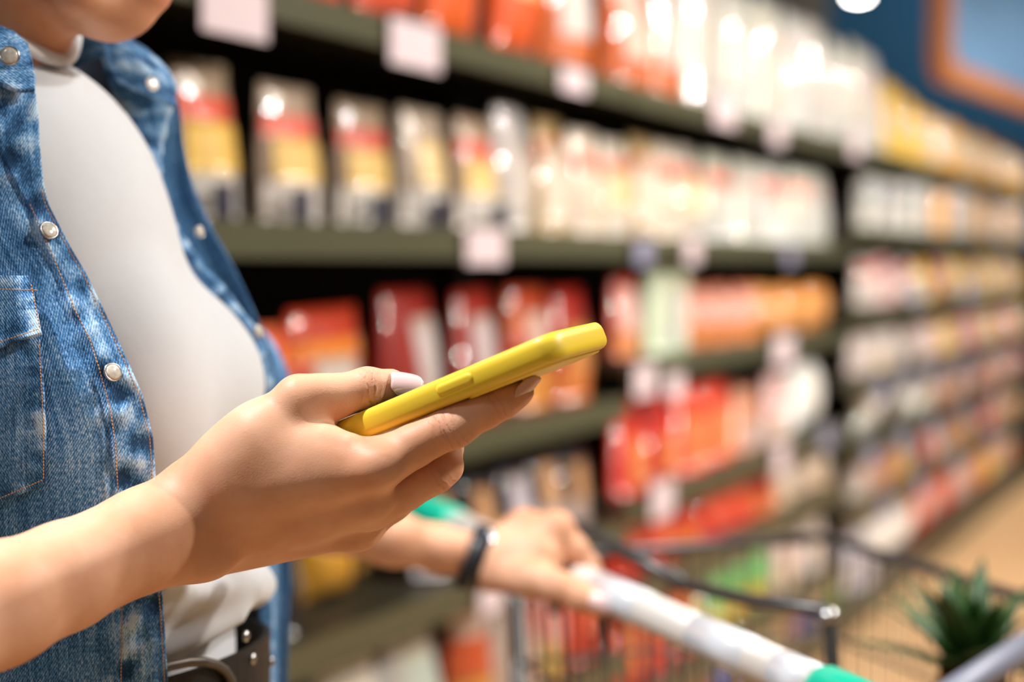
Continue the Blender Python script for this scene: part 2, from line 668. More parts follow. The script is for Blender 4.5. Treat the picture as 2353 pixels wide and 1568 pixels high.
M_FLOOR = mat('floor_tile', lin(240, 196, 146), 0.35, noise=0.10, nscale=3, spec=0.4)
M_CEIL = mat('ceiling_paint', lin(70, 62, 52), 0.9, noise=0.1, nscale=2)
M_WALLB = mat('teal_wall', lin(22, 84, 118), 0.8, noise=0.15, nscale=1.5)
M_WALLG = mat('grey_wall', lin(120, 108, 96), 0.8, noise=0.1, nscale=1.5)
M_SHELF = mat('shelf_metal', lin(48, 44, 32), 0.5, noise=0.1, nscale=8)
M_RAIL = mat('price_rail', lin(78, 78, 58), 0.35, noise=0.08, nscale=6, coat=0.3)
M_BACKP = mat('back_panel', lin(30, 22, 15), 0.8, noise=0.2, nscale=6)
M_WOOD = mat('brown_wood_frame', lin(176, 112, 66), 0.5, noise=0.25, nscale=12)
M_BOARD = mat('board_blue_reflection', lin(122, 164, 206), 0.25, noise=0.25, nscale=1.2, coat=0.5)  # blue reflection on a dark glossy board, put into its base colour
M_TAG = mat('price_card', lin(216, 200, 208), 0.6, noise=0.02)
M_TAGB = mat('price_card_bluish', lin(140, 142, 168), 0.5, noise=0.03)
M_TAGP = mat('price_print', lin(150, 110, 120), 0.6, noise=0.05)
M_DARKCAN = mat('lamp_housing', (0.02, 0.02, 0.022), 0.4)
M_BULB = mat('lamp_glow', (1, 1, 1), 0.5, emit=((1.0, 0.96, 0.9), 40.0))


def flat(name, P, mt, thick_=0.05, n=(0, 0, -1)):
    P = np.array(P, float)
    Q = P + np.array(n) * thick_
    f = Fb().hexa(list(P) + list(Q))
    o = f.build(name, mt, None, smooth=False)
    o['kind'] = 'structure'
    return o


def tag_box(name, x0, x1, y0, y1, z0, z1, mt):
    o = Fb().box(x0, x1, y0, y1, z0, z1).build(name, mt, None, smooth=False)
    o['kind'] = 'structure'
    return o


# floor of separate large tiles on a screed
floor = tag_box('floor', -6, 14, -3, 22, -0.12, -0.006, M_FLOOR)
TS = 0.6
tile_me = None
for i in range(0, 7):
    for j in range(0, 14):
        x, y = 0.2 + i * TS, 1.2 + j * TS
        if tile_me is None:
            o = Fb().box(x + .002, x + TS - .002, y + .002, y + TS - .002, -0.006, 0.0).build('tile', M_FLOOR, floor, smooth=False)
            tile_me, tile_o = o.data, np.array([x, y])
        else:
            o = bpy.data.objects.new('tile', tile_me)
            o.parent = floor
            o.location = (x - tile_o[0], y - tile_o[1], 0)
            COL.objects.link(o)
tag_box('ceiling', -6, 14, -1.0, 22, 5.2, 5.3, M_CEIL)
tag_box('wall_back', -6, 14, 16.0, 16.2, 0, 5.2, M_WALLB)
o = tag_box('trim_1', 3.0, 3.5, 15.9, 16.0, 0, 5.2, M_WALLG)
tag_box('wall_left', -6.2, -6.0, -1, 16, 0, 3.35, M_WALLG)

# ------------------------------------------------------------------ gondola shelving
BAYS = [(0.35, 2.83, [0.12, 0.42, 0.715, 0.982, 1.332, 1.662], 'nearest bay of dark shelving, behind the shopper'),
        (2.83, 4.62, [0.12, 0.29, 0.555, 0.748, 1.060, 1.330, 1.660], 'second bay of dark shelving, with the red bags on its lower shelves'),
        (4.62, 7.30, [0.12, 0.44, 0.66, 0.88, 1.12, 1.39, 1.66], 'third bay of dark shelving, under the framed blue board'),
        (7.30, 10.5, [0.12, 0.44, 0.66, 0.88, 1.12, 1.39, 1.66], 'farthest bay of dark shelving at the end of the aisle')]
SD = 0.46


def shelf_depth(z):
    return 0.46


for t0, t1, zs, lab in BAYS:
    g = empty('shelving_bay', sh((t0 + t1) / 2, SD / 2, 0), lab, 'shelving', 'bays of the gondola')
    Fb().shbox(t0 + .004, t1 - .004, SD, SD + .03, 0, 1.95).build('back_panel', M_BACKP, g, smooth=False)
    for a in (t0 + .002, t1 - .032):
        Fb().shbox(a, a + .03, SD - .05, SD, 0, 1.95).build('upright', M_SHELF, g, smooth=False)
    Fb().shbox(t0 + .004, t1 - .004, .03, SD, 0, .09).build('base_plinth', M_SHELF, g, smooth=False)
    for z in zs:
        s = Fb().shbox(t0 + .006, t1 - .006, .004, SD - .002, z - .022, z).build('shelf', M_SHELF, g, smooth=False)
        ta, tb = t0 + .006, t1 - .006
        f = Fb().hexa([sh(ta, -.004, z - .046), sh(tb, -.004, z - .046), sh(tb, .004, z - .046), sh(ta, .004, z - .046),
                       sh(ta, -.001, z + .004), sh(tb, -.001, z + .004), sh(tb, .004, z + .004), sh(ta, .004, z + .004)])
        f.shbox(ta, tb, -.008, -.003, z - .048, z - .043)
        f.build('price_rail', M_RAIL, s, smooth=False)


def tpx(x, u=0.0):
    k = (x - 1176.5) / F
    return (SH_D + u) * (0.8788 + 0.4772 * k) / (0.4772 - 0.8788 * k)


def hpx(x, y, u=0.0):
    """height above floor of the sight line through (x,y) on the gondola front"""
    t = tpx(x, u)
    p = sh(t, u, 0)
    return CAM_Z - (y - 600.0) * p[1] / F * 1.0


ORD = ['first', 'second', 'third', 'fourth', 'fifth', 'sixth', 'seventh', 'eighth', 'ninth', 'tenth', 'eleventh', 'twelfth', 'thirteenth', 'fourteenth', 'fifteenth', 'sixteenth', 'seventeenth', 'eighteenth', 'nineteenth', 'twentieth', 'twenty-first', 'twenty-second', 'twenty-third', 'twenty-fourth', 'twenty-fifth']

# price cards hung from the rails
TAGS = [(547, 42, .135, .080, 0, 'top', 1), (957, 120, .150, .085, 0, 'top', 2), (1318, 195, .12, .055, 0, 'top', 3), (1662, 262, .16, .10, 0, 'top', 4), (1782, 312, .12, .085, 0, 'top', 5), (1962, 335, .13, .12, 0, 'top', 6),
        (1116, 574, .135, .075, 0, 'second', 1), (1478, 585, .085, .070, 1, 'second', 2), (1590, 580, .09, .075, 0, 'second', 3), (1815, 592, .10, .06, 1, 'second', 4),
        (1482, 882, .11, .085, 0, 'third', 1), (1552, 892, .10, .07, 0, 'third', 2), (1802, 812, .17, .10, 0, 'third', 3),
        (1525, 1160, .125, .10, 0, 'fourth', 1), (1798, 1062, .12, .10, 0, 'fourth', 2), (1905, 1010, .15, .08, 1, 'fourth', 3), (1128, 1390, .085, .06, 0, 'fourth', 4),
        (2110, 680, .20, .09, 1, 'fifth', 1), (2222, 676, .22, .10, 1, 'fifth', 2), ]
WHERE = {'top': 'top shelf', 'second': 'pasta shelf', 'third': 'phone-level shelf', 'fourth': 'shelf above the cart', 'fifth': 'middle shelf under the blue board', 'sixth': 'fifth shelf under the blue board', 'seventh': 'sixth shelf under the blue board', 'eighth': 'lowest shelf under the blue board'}
TAGS += [(2030 + 62 * i, None, .17, .075, 1, 'sixth', 1 + i) for i in range(5)] + [(2010 + 70 * i, None, .17, .075, 1, 'seventh', 1 + i) for i in range(5)] + [(2045 + 80 * i, None, .17, .075, 1, 'eighth', 1 + i) for i in range(4)]
RAILZ = {'sixth': .88, 'seventh': .66, 'eighth': .44}
for x, y, w, h_, bl, row, k in TAGS:
    h_ *= .84 if y else 1
    t, z = tpx(x, -.012), (hpx(x, y, -.012) + h_ * .09 if y else RAILZ[row] - .05)
    r = empty('price_tag', sh(t, -.012, z - h_ / 2), '%s price card, %s from the shopper along the %s' % ('bluish' if bl else 'whitish', ORD[k - 1], WHERE[row]), 'price tag', 'price cards on the rails')
    Fb().shbox(t - w / 2, t + w / 2, -.0135, -.0115, z - h_ / 2, z + h_ / 2).build('card', M_TAGB if bl else M_TAG, r, smooth=False)
    Fb().shbox(t - w / 2 + .004, t + w / 2 - .004, -.0125, -.0085, z + h_ / 2 - .012, z + h_ / 2 + .010).build('clip', M_RAIL, r, smooth=False)

# framed board above the third bay
ta, tb, za, zb = 0.0, 3.6, 1.975, 3.25
BA = math.radians(33.2)
BO = sh(5.62, -.05, 0)


def bp(t, u, z):
    """board frame: t along it, u behind its face"""
    return BO + np.array([math.sin(BA) * t - math.cos(BA) * u, math.cos(BA) * t + math.sin(BA) * u, z])


r = empty('sign_board', bp((ta + tb) / 2, 0, za), 'glossy board with a painted blue reflection in a rounded brown wooden frame above the shelving', 'sign')


def rrect(a, b, c, d, rad, u, n=8):
    P = []
    for cx, cz, a0 in ((b - rad, d - rad, 0), (a + rad, d - rad, 90), (a + rad, c + rad, 180), (b - rad, c + rad, 270)):
        for k in range(n):
            w = math.radians(a0 + 90 * k / (n - 1))
            P.append(bp(cx + rad * math.cos(w), u, cz + rad * math.sin(w)))
    return P


fw = .12
o_, i_ = rrect(ta, tb, za, zb, .12, -.03), rrect(ta + fw, tb - fw, za + fw * .7, zb - fw, .10, -.03)
o2, i2 = rrect(ta, tb, za, zb, .12, .03), rrect(ta + fw, tb - fw, za + fw * .7, zb - fw, .10, .03)
m = len(o_)
Fc = []
for k in range(m):
    j = (k + 1) % m
    Fc += [(k, j, m + j, m + k), (2 * m + j, 2 * m + k, 3 * m + k, 3 * m + j), (j, k, 2 * m + k, 2 * m + j), (m + k, m + j, 3 * m + j, 3 * m + k)]
mesh_obj('frame', np.array(o_ + i_ + o2 + i2), Fc, M_WOOD, r, smooth=False)
P_ = rrect(ta + .09, tb - .09, za + .06, zb - .09, .10, -.005)
P2 = rrect(ta + .09, tb - .09, za + .06, zb - .09, .10, .02)
mesh_obj('panel', np.array(P_ + P2), [tuple(range(m)), tuple(range(2 * m - 1, m - 1, -1))] + [(k, m + k, m + (k + 1) % m, (k + 1) % m) for k in range(m)], M_BOARD, r, smooth=False)
for a in (ta + .5, tb - .5):
    Fb().tube([bp(a, 0, zb - .02), bp(a, 0, 5.2)], .012, 8).build('hanger', M_DARKCAN, r)

# a pendant lamp far down the aisle, just dipping into the frame
p = W(1972, -14, 7.0)
r = empty('pendant_lamp', p, 'bright white lamp at the ceiling far down the aisle', 'lamp')
Fb().lathe(p, (0, 0, 1), [(.05, 0), (.06, .02), (.05, .10), (.02, .14)], 20).build('housing', M_DARKCAN, r)
Fb().lathe(p, (0, 0, 1), [(.03, -.018), (.046, -.010), (.048, .002)], 20).build('bulb', M_BULB, r)
Fb().tube([p + np.array([0, 0, .13]), np.array([p[0], p[1], 5.2])], .006, 6).build('rod', M_DARKCAN, r)

# ------------------------------------------------------------------ goods on the shelves
ROTZ = math.atan2(SH_S[1], SH_S[0])


def plastic(rgb):
    n = 'film_%02x%02x%02x' % tuple(rgb)
    return mat(n, lin(*[c * (1.0 if min(rgb) > 225 else .90 if min(rgb) > 190 else .98) for c in rgb]), 0.4, coat=0.9, noise=0.09, nscale=14, spec=0.4, bump=0.10, bscale=38)


def pack_T(kind, u, v, d, seed):
    if kind == 'pouch':
        g = np.minimum(1, 1.3 * np.maximum(0, 1 - v) ** 0.6)
    elif kind == 'pillow':
        g = np.maximum(0, np.sin(np.pi * v)) ** 0.45
    else:
        g = np.where(v > .93, np.maximum(0.55, 1 - (v - .93) * 4), 1.0)
    q = np.maximum(0, 1 - np.abs(u) ** (2.6 if kind != 'carton' else 14)) ** (0.6 if kind != 'carton' else .5)
    P = np.stack([u * .5, v * .8, 0 * u + seed * .37], -1)
    cr = 0.0 if kind == 'carton' else snoise(P, 9, seed % 17, 7) * 0.13 + snoise(P, 19, (seed + 4) % 17, 6) * .06
    return d / 2 * q * g * (1 + cr)


_mc = {}


def pack_mesh(part, kind, w, h, d, seed, rect=None, lift=0.0):
    key = (part, kind, w, h, d, seed, rect)
    if key in _mc:
        return _mc[key]
    nu, nv = (12, 13) if part == 'body' else (9, 7)
    u0, u1, v0, v1 = rect or (-1, 1, 0, 1)
    u, v = np.meshgrid(np.linspace(u0, u1, nu), np.linspace(v0, v1, nv), indexing='ij')
    T = pack_T(kind, u, v, d, seed)
    nar = 1 - (0.10 * v ** 2 if kind == 'pouch' else 0.0)
    fr = np.stack([u * w / 2 * nar, -T - lift + d / 2, v * h], -1).reshape(-1, 3)
    Fc = [q[::-1] for q in grid_faces(nu, nv)]
    n = nu * nv
    if part == 'body':
        bk = np.stack([u * w / 2 * nar, pack_T(kind, u, v, d, seed + 3) + d / 2, v * h], -1).reshape(-1, 3)
    else:
        bk = fr + np.array([0, lift * .9, 0])
    Vv = np.concatenate([fr, bk])
    Fc = Fc + [tuple(i + n for i in q[::-1]) for q in Fc]
    ring = [i * nv for i in range(nu)] + [(nu - 1) * nv + j for j in range(1, nv)] + [i * nv + nv - 1 for i in range(nu - 2, -1, -1)] + [j for j in range(nv - 2, 0, -1)]
    for a, b in zip(ring, ring[1:] + ring[:1]):
        Fc.append((a, b, b + n, a + n))
    me = bpy.data.meshes.new(part)
    me.from_pydata(Vv.tolist(), [], Fc)
    me.polygons.foreach_set('use_smooth', [True] * len(me.polygons))
    me.update()
    me.materials.append(None)
    _mc[key] = me
    return me


def pack_part(name, me, mt, parent):
    o = bpy.data.objects.new(name, me)
    o.material_slots[0].link = 'OBJECT'
    o.material_slots[0].material = mt
    o.parent = parent
    COL.objects.link(o)
    return o


def pack(name, cat, label, group, t, u, z, kind, w, h, d, seed, body, header=None, panel=None, foot=None, prect=None, yaw=0.0):
    me = pack_mesh('body', kind, w, h, d, seed)
    r = bpy.data.objects.new(name, me)
    COL.objects.link(r)
    r.material_slots[0].link = 'OBJECT'
    r.material_slots[0].material = plastic(body)
    p = sh(t, u, z + .001)
    r.location = p
    r.rotation_euler = (0, 0, ROTZ + yaw)
    tag(r, label, cat, group)
    if header:
        pack_part('header', pack_mesh('header', kind, w, h, d, seed, (-.97, .97, .62, .78), .0012), plastic(header), r)
    if foot:
        pack_part('foot_band', pack_mesh('foot_band', kind, w, h, d, seed, (-.97, .97, .02, .34), .0012), plastic(foot), r)
    if panel:
        pack_part('printed_label', pack_mesh('printed_label', kind, w, h, d, seed, prect or (-.62, .62, .28, .68), .0018), plastic(panel), r)
    return r


def hue_name(c):
    r, g, b_ = c
    mx, mn = max(c), min(c)
    if mx - mn < 22:
        return 'white' if mx > 222 else ('pale grey' if mx > 180 else ('grey' if mx > 90 else 'black'))
    if mx < 110:
        return 'dark brown' if r >= b_ else 'navy'
    if g >= r and g > b_:
        return 'pale green' if mn > 150 else 'green'
    if b_ >= r:
        return 'lilac' if mn > 180 else 'blue'
    if mn > 195:
        return 'cream'
    if mn > 160:
        return 'pinkish' if g - b_ < 14 else 'beige'
    if g > .66 * r:
        return 'yellow' if g - b_ > 90 else 'tan'
    if g > .5 * r:
        return 'orange' if mn < 90 else 'salmon'
    return 'brick red' if r < 190 else 'orange-red'


def run(x0, x1, z, u, desc, where, name, cat, kind, w, h, d, cols, gap=.018, jit=.06, share=False, lean=.05):
    """a run of like packs between two sight lines; cols = list of (body, header, panel, foot[, rect])"""
    t0, t1 = tpx(x0, u), tpx(x1, u)
    spots = []
    for b0, b1, zs, _ in BAYS:
        a, e = max(t0, b0 + .010), min(t1, b1 - .010)
        zz = min(zs, key=lambda q: abs(q - z))
        if abs(zz - z) > .035 and not (zz < z - .1 and desc.startswith('pale bag lying')):
            continue
        if e - a < w * .55:
            continue
        m = max(1, int((e - a) / (w + gap) + .3))
        st = (e - a) / m
        for i in range(m):
            t = a + (i + .5) * st
            spots.append((t, min(1.0, (st - .008) / (w * 1.04)), zz if abs(zz - z) <= .035 else z))
    n = len(spots)
    for i, (t, kx, z) in enumerate(spots):
        c = cols[i % len(cols)]
        dsc = desc
        if share:
            dsc = hue_name(c[0]) + ' ' + desc
            if c[2] and ' with ' not in dsc and hue_name(c[2]) != hue_name(c[0]):
                dsc += ' with ' + hue_name(c[2]) + ' label'
        lab = '%s, %s' % (dsc, where) if n == 1 else '%s, %s from shopper, %s' % (dsc, ORD[min(i, len(ORD) - 1)], where)
        r = pack(name, cat, lab, '%s: %s' % (desc, where), t, u + random.uniform(0, .016), z, kind, w, h, d, (int(x0) + i * 5) % 6, c[0], c[1], c[2], c[3],
                 c[4] if len(c) > 4 else None, random.uniform(-jit, jit))
        k = random.uniform(.74, 1.0) if share else random.uniform(.93, 1.0)
        r.scale = (kx, 1, k)
        if kind != 'carton':
            a_ = random.uniform(-lean, lean) * .6
            r.rotation_euler[1] = a_
            r.location.z += w / 2 * abs(math.sin(a_)) + .001


U0 = .034
TOP = 'on the top shelf'
A, B = 1.662, 1.332
# top shelf
run(470, 1010, A, U0, 'orange-red film bag', TOP, 'snack_bag', 'bag', 'pillow', .165, .25, .09, [((236, 92, 62), None, (245, 150, 120), None), ((240, 84, 50), (250, 130, 90), None, None)])
run(1010, 1300, A, U0, 'glossy orange bag with a pale panel', TOP, 'snack_bag', 'bag', 'pillow', .17, .26, .10, [((240, 104, 44), (248, 190, 90), None, None), ((236, 96, 40), None, (250, 215, 150), None, (-.6, .6, .5, .85))])
run(1300, 1610, A, U0, 'orange-brown bag with a big white label', TOP, 'coffee_bag', 'bag', 'pouch', .19, .31, .10, [((204, 98, 34), None, (236, 222, 216), None, (-.72, .72, .26, .95)), ((196, 92, 36), None, (228, 200, 186), None, (-.6, .6, .22, .9))])
run(1612, 1700, A, U0, 'tall white bag beside the orange-brown bags', TOP, 'white_bag', 'bag', 'pouch', .24, .38, .10, [((217, 210, 201), None, None, None)])
run(1704, 2045, 1.660, U0, 'tall cream white bag', TOP, 'white_bag', 'bag', 'pouch', .22, .38, .11, [((216, 216, 207), None, (245, 235, 225), None), ((214, 212, 199), None, (240, 214, 204), None), ((217, 216, 212), (240, 225, 220), None, None), ((212, 208, 201), None, (236, 200, 190), None, (-.3, .3, .35, .6))])
run(2048, 2135, 1.66, U0, 'yellow bag with a white panel', TOP, 'snack_bag', 'bag', 'pouch', .26, .30, .10, [((236, 190, 60), None, (240, 225, 215), None)])
# pasta shelf
PAS = 'on the pasta shelf'
run(425, 800, B, U0, 'yellow pasta bag with a red header', PAS, 'pasta_bag', 'bag', 'pouch', .142, .225, .08, [((168, 146, 122), (222, 86, 58), (240, 196, 92), (234, 226, 216), (-.8, .8, .30, .62)), ((172, 150, 130), (230, 110, 92), (238, 200, 120), (236, 226, 218), (-.8, .8, .30, .62))])
run(800, 1180, B, U0, 'cream pasta bag with a red header', PAS, 'pasta_bag', 'bag', 'pouch', .138, .215, .08, [((160, 138, 116), (206, 76, 56), (232, 194, 116), (238, 232, 224), (-.8, .8, .3, .62)), ((178, 160, 142), None, (236, 206, 150), (236, 230, 224), (-.6, .6, .34, .74)), ((166, 140, 116), (220, 98, 80), (236, 198, 122), (236, 228, 220), (-.8, .8, .3, .62))])
run(1182, 1262, B, U0, 'slim pale grey bag between pasta bags', PAS, 'rice_bag', 'bag', 'pouch', .15, .265, .08, [((212, 206, 204), None, (222, 212, 204), (226, 218, 210))])
run(1264, 1640, 1.332, U0, 'cream and yellow pasta bag with a red top', PAS, 'pasta_bag', 'bag', 'pouch', .135, .235, .08, [((176, 146, 98), (210, 70, 46), (222, 208, 190), None, (-.85, .35, .1, .75)), ((222, 206, 188), (222, 120, 100), (214, 172, 92), None, (.1, .9, .1, .7)), ((226, 214, 198), (228, 130, 116), (236, 212, 160), (232, 222, 210))])
run(1644, 1930, 1.330, U0, 'greenish white bag with a coral top', PAS, 'rice_bag', 'bag', 'pouch', .19, .245, .09, [((206, 208, 190), (232, 120, 104), (222, 222, 218), (224, 224, 222), (-.5, .5, .1, .6)), ((212, 212, 198), (226, 206, 200), (226, 226, 224), None, (-.5, .5, .15, .6)), ((214, 216, 206), (228, 128, 114), None, (228, 228, 226))])
run(1932, 2000, 1.330, U0, 'cream bag by the bay upright', PAS, 'rice_bag', 'bag', 'pouch', .24, .22, .09, [((234, 226, 212), None, None, (214, 180, 130))])
# small navy boxes tucked between the pasta bags
for i, (x, z_) in enumerate(((527, B), (706, B), (884, B), (1024, B), (1162, B))):
    pack('spice_box', 'box', 'small navy box, %s from the shopper, between pasta bags' % ORD[i], 'navy boxes between the pasta bags', tpx(x, .006), .006, z_, 'carton', .028, .052, .018, 1, (40, 42, 62), None, (60, 64, 92), None, (-.7, .7, .3, .8))

# shelf level with the phone
PH = 'on the phone-level shelf'
C1, C2 = .982, 1.060
run(560, 716, C1, U0, 'bright orange bag', PH, 'snack_bag', 'bag', 'pillow', .19, .20, .11, [((228, 100, 52), None, (240, 180, 165), None, (.1, .8, .2, .6))])
run(716, 900, C1, U0, 'orange bag with a white label', PH, 'snack_bag', 'bag', 'pouch', .20, .235, .10, [((196, 60, 30), (230, 132, 36), (232, 216, 206), None, (-.6, .5, .05, .66))])
run(900, 1070, C1, U0, 'dark red bag with a long white label', PH, 'snack_bag', 'bag', 'pouch', .17, .25, .09, [((150, 32, 20), None, (222, 208, 208), None, (-.2, .75, .12, .8))])
run(1070, 1430, C1, U0, 'dark red bag with an orange and white label', PH, 'snack_bag', 'bag', 'pouch', .165, .25, .09, [((150, 34, 20), None, (216, 200, 202), (190, 96, 50), (-.55, .4, .3, .8)), ((176, 62, 26), (196, 100, 48), (210, 180, 170), (220, 150, 70), (-.4, .5, .4, .8)), ((160, 30, 18), None, (196, 130, 70), (206, 120, 56)), ((186, 44, 28), (220, 90, 70), (222, 190, 180), (222, 140, 80), (-.8, .1, .35, .95))])
run(1436, 1500, C2, U0, 'red bag with an orange foot', PH, 'snack_bag', 'bag', 'pouch', .17, .20, .08, [((200, 66, 48), None, (232, 190, 180), (226, 150, 90), (-.8, .3, .3, .8))])
run(1502, 1610, C2, .03, 'pale green and white standing pack', PH, 'tea_pack', 'pack', 'carton', .19, .20, .07, [((204, 222, 188), None, (226, 232, 222), None, (-.7, .7, .1, .85))])
run(1616, 1758, C2, U0, 'salmon pink bag with an orange foot', PH, 'nut_bag', 'bag', 'pouch', .145, .16, .08, [((218, 128, 96), None, (230, 176, 164), (220, 134, 60), (-.6, .6, .36, .85))])
run(1762, 1925, C2, U0, 'orange tan bag', PH, 'nut_bag', 'bag', 'pillow', .21, .15, .09, [((226, 150, 72), None, (238, 176, 110), None)])
run(1770, 1935, C2 + .14, .06, 'pale bag lying on top of the orange tan bags', PH, 'nut_bag', 'bag', 'pillow', .2, .09, .09, [((210, 190, 176), None, (222, 216, 210), None), ((206, 218, 222), None, (220, 226, 228), None)])

# shelf above the cart
SC_ = 'shelf above the cart'
D1, D2 = .715, .748
run(640, 742, D1, .034, 'black film pack with a painted grey highlight', SC_, 'coffee_pack', 'pack', 'pouch', .13, .17, .08, [((26, 26, 30), None, (96, 104, 116), None, (.1, .5, .4, .8))])  # grey panel paints a highlight on the black film
run(735, 855, D1, .10, 'round golden yellow pack', SC_, 'snack_bag', 'bag', 'pillow', .13, .115, .08, [((228, 164, 44), None, None, None)])
run(860, 985, D1, .16, 'golden yellow pack with a white spot', SC_, 'snack_bag', 'bag', 'pillow', .15, .115, .08, [((226, 166, 52), None, (220, 206, 186), None, (-.8, -.1, .1, .7))])
run(990, 1390, D1, .04, 'black pack with a beige label', SC_, 'coffee_pack', 'pack', 'pouch', .125, .185, .08, [((30, 28, 34), None, (206, 160, 118), (206, 196, 204), (-.6, .6, .34, .8)), ((28, 27, 34), None, (198, 150, 106), (190, 168, 160), (-.5, .5, .3, .75)), ((34, 32, 40), None, (214, 208, 220), (230, 176, 70), (-.6, .6, .38, .8))])
run(1392, 1436, D1, .034, 'red bag with a cream patch by the upright', SC_, 'snack_bag', 'bag', 'pouch', .13, .235, .09, [((222, 52, 28), None, (236, 150, 96), None, (-.5, .6, .1, .6))])
run(1438, 1590, D2, U0, 'bright red bag with an orange patch', SC_, 'snack_bag', 'bag', 'pouch', .165, .225, .09, [((216, 44, 26), None, (236, 146, 88), None, (-.55, .55, .08, .58)), ((206, 42, 26), (190, 34, 24), (230, 150, 94), None, (-.4, .5, .08, .5))])
run(1590, 1712, D2, U0, 'orange-red bag with a broad orange patch', SC_, 'snack_bag', 'bag', 'pouch', .20, .235, .09, [((234, 72, 40), None, (244, 136, 84), None, (-.7, .7, .06, .62))])
run(1714, 1790, D2, U0, 'tan and pink bag', SC_, 'nut_bag', 'bag', 'pouch', .19, .19, .08, [((216, 150, 118), None, (236, 214, 206), None, (-.6, .6, .06, .42))])
run(1790, 1850, D2, U0, 'pale pink bag', SC_, 'nut_bag', 'bag', 'pouch', .18, .20, .08, [((234, 190, 184), None, None, (226, 200, 180))])
run(1852, 2000, D2, U0, 'plump white bag', SC_, 'flour_bag', 'bag', 'pillow', .24, .235, .12, [((250, 249, 242), None, None, None), ((246, 243, 232), None, None, (222, 204, 170))])
# shelf behind the cart
SB = 'shelf behind the cart'
run(1436, 1800, .555, U0, 'red-orange bag seen behind the cart rim', SB, 'snack_bag', 'bag', 'pouch', .18, .165, .09, [((220, 52, 30), None, (232, 96, 60), (206, 46, 28)), ((226, 62, 36), None, (238, 110, 70), None), ((216, 56, 32), (226, 80, 56), None, (232, 124, 62))])
run(1800, 1985, .555, U0, 'beige bag with a cream label', SB, 'rice_bag', 'bag', 'pouch', .17, .165, .09, [((222, 190, 156), None, (232, 222, 208), None), ((214, 188, 160), None, (228, 214, 200), None)])
run(1436, 1640, .29, U0, 'red and orange bag low behind the cart', SB, 'snack_bag', 'bag', 'pouch', .15, .225, .09, [((206, 66, 30), (216, 86, 44), (226, 130, 70), None), ((196, 44, 24), None, (222, 100, 60), None)])
run(1640, 1800, .29, U0, 'green bag with a white top', SB, 'tea_bag', 'bag', 'pouch', .17, .235, .09, [((96, 172, 96), (226, 222, 214), (120, 196, 120), (196, 168, 60)), ((110, 180, 104), (232, 226, 216), None, (208, 164, 70))])
run(1800, 1985, .29, U0, 'pinkish white bag low behind the cart', SB, 'flour_bag', 'bag', 'pouch', .20, .225, .10, [((232, 216, 208), None, (236, 200, 186), (214, 190, 160)), ((224, 210, 200), None, None, None)])
LOW = 'low shelf under the wristband'
run(760, 1070, .42, U0, 'white bag with a coral foot', LOW, 'flour_bag', 'bag', 'pouch', .19, .265, .10, [((218, 218, 212), None, (228, 228, 226), (230, 140, 110)), ((214, 214, 210), None, (206, 222, 214), (222, 206, 196))])
run(1072, 1430, .42, U0, 'red, white and tan bag', LOW, 'snack_bag', 'bag', 'pouch', .13, .265, .09, [((196, 84, 44), (200, 176, 160), None, (206, 140, 60)), ((220, 204, 192), None, (206, 190, 176), None), ((206, 70, 56), (226, 190, 186), (222, 170, 160), (196, 160, 80)), ((206, 46, 28), (196, 40, 26), (226, 100, 56), None)])
run(760, 1430, .12, U0, 'beige sack on the bottom deck behind the cart wires', 'bottom deck', 'flour_sack', 'sack', 'pouch', .2, .24, .12, [((200, 170, 130), None, (216, 204, 186), None)])
run(1440, 1960, .12, .03, 'small striped pack on the bottom deck', 'bottom deck', 'snack_pack', 'pack', 'carton', .17, .13, .08, [((196, 150, 80), None, (216, 196, 160), None), ((76, 140, 70), None, (216, 190, 110), None), ((206, 170, 140), None, (190, 120, 70), None), ((40, 70, 150), None, (90, 120, 200), None)])
# bottom deck sacks where the floor shows
run(1965, 2040, .12, .03, 'lilac white sack lowest by the aisle', 'bottom deck', 'flour_sack', 'sack', 'pouch', .26, .24, .12, [((226, 222, 234), None, (214, 206, 220), None)])
run(2040, 2130, .12, .03, 'big bright white sack at the aisle edge', 'bottom deck', 'flour_sack', 'sack', 'pillow', .36, .29, .15, [((252, 252, 252), None, None, None)])
run(2132, 2240, .12, .03, 'orange-red sack with a pink patch', 'bottom deck', 'flour_sack', 'sack', 'pillow', .40, .28, .16, [((234, 90, 56), None, (240, 190, 186), None)])
run(2240, 2353, .12, .03, 'white sack beyond the orange-red sack', 'bottom deck', 'flour_sack', 'sack', 'pillow', .45, .26, .16, [((232, 222, 214), None, (240, 160, 110), None), ((240, 140, 70), None, (246, 210, 110), None)])

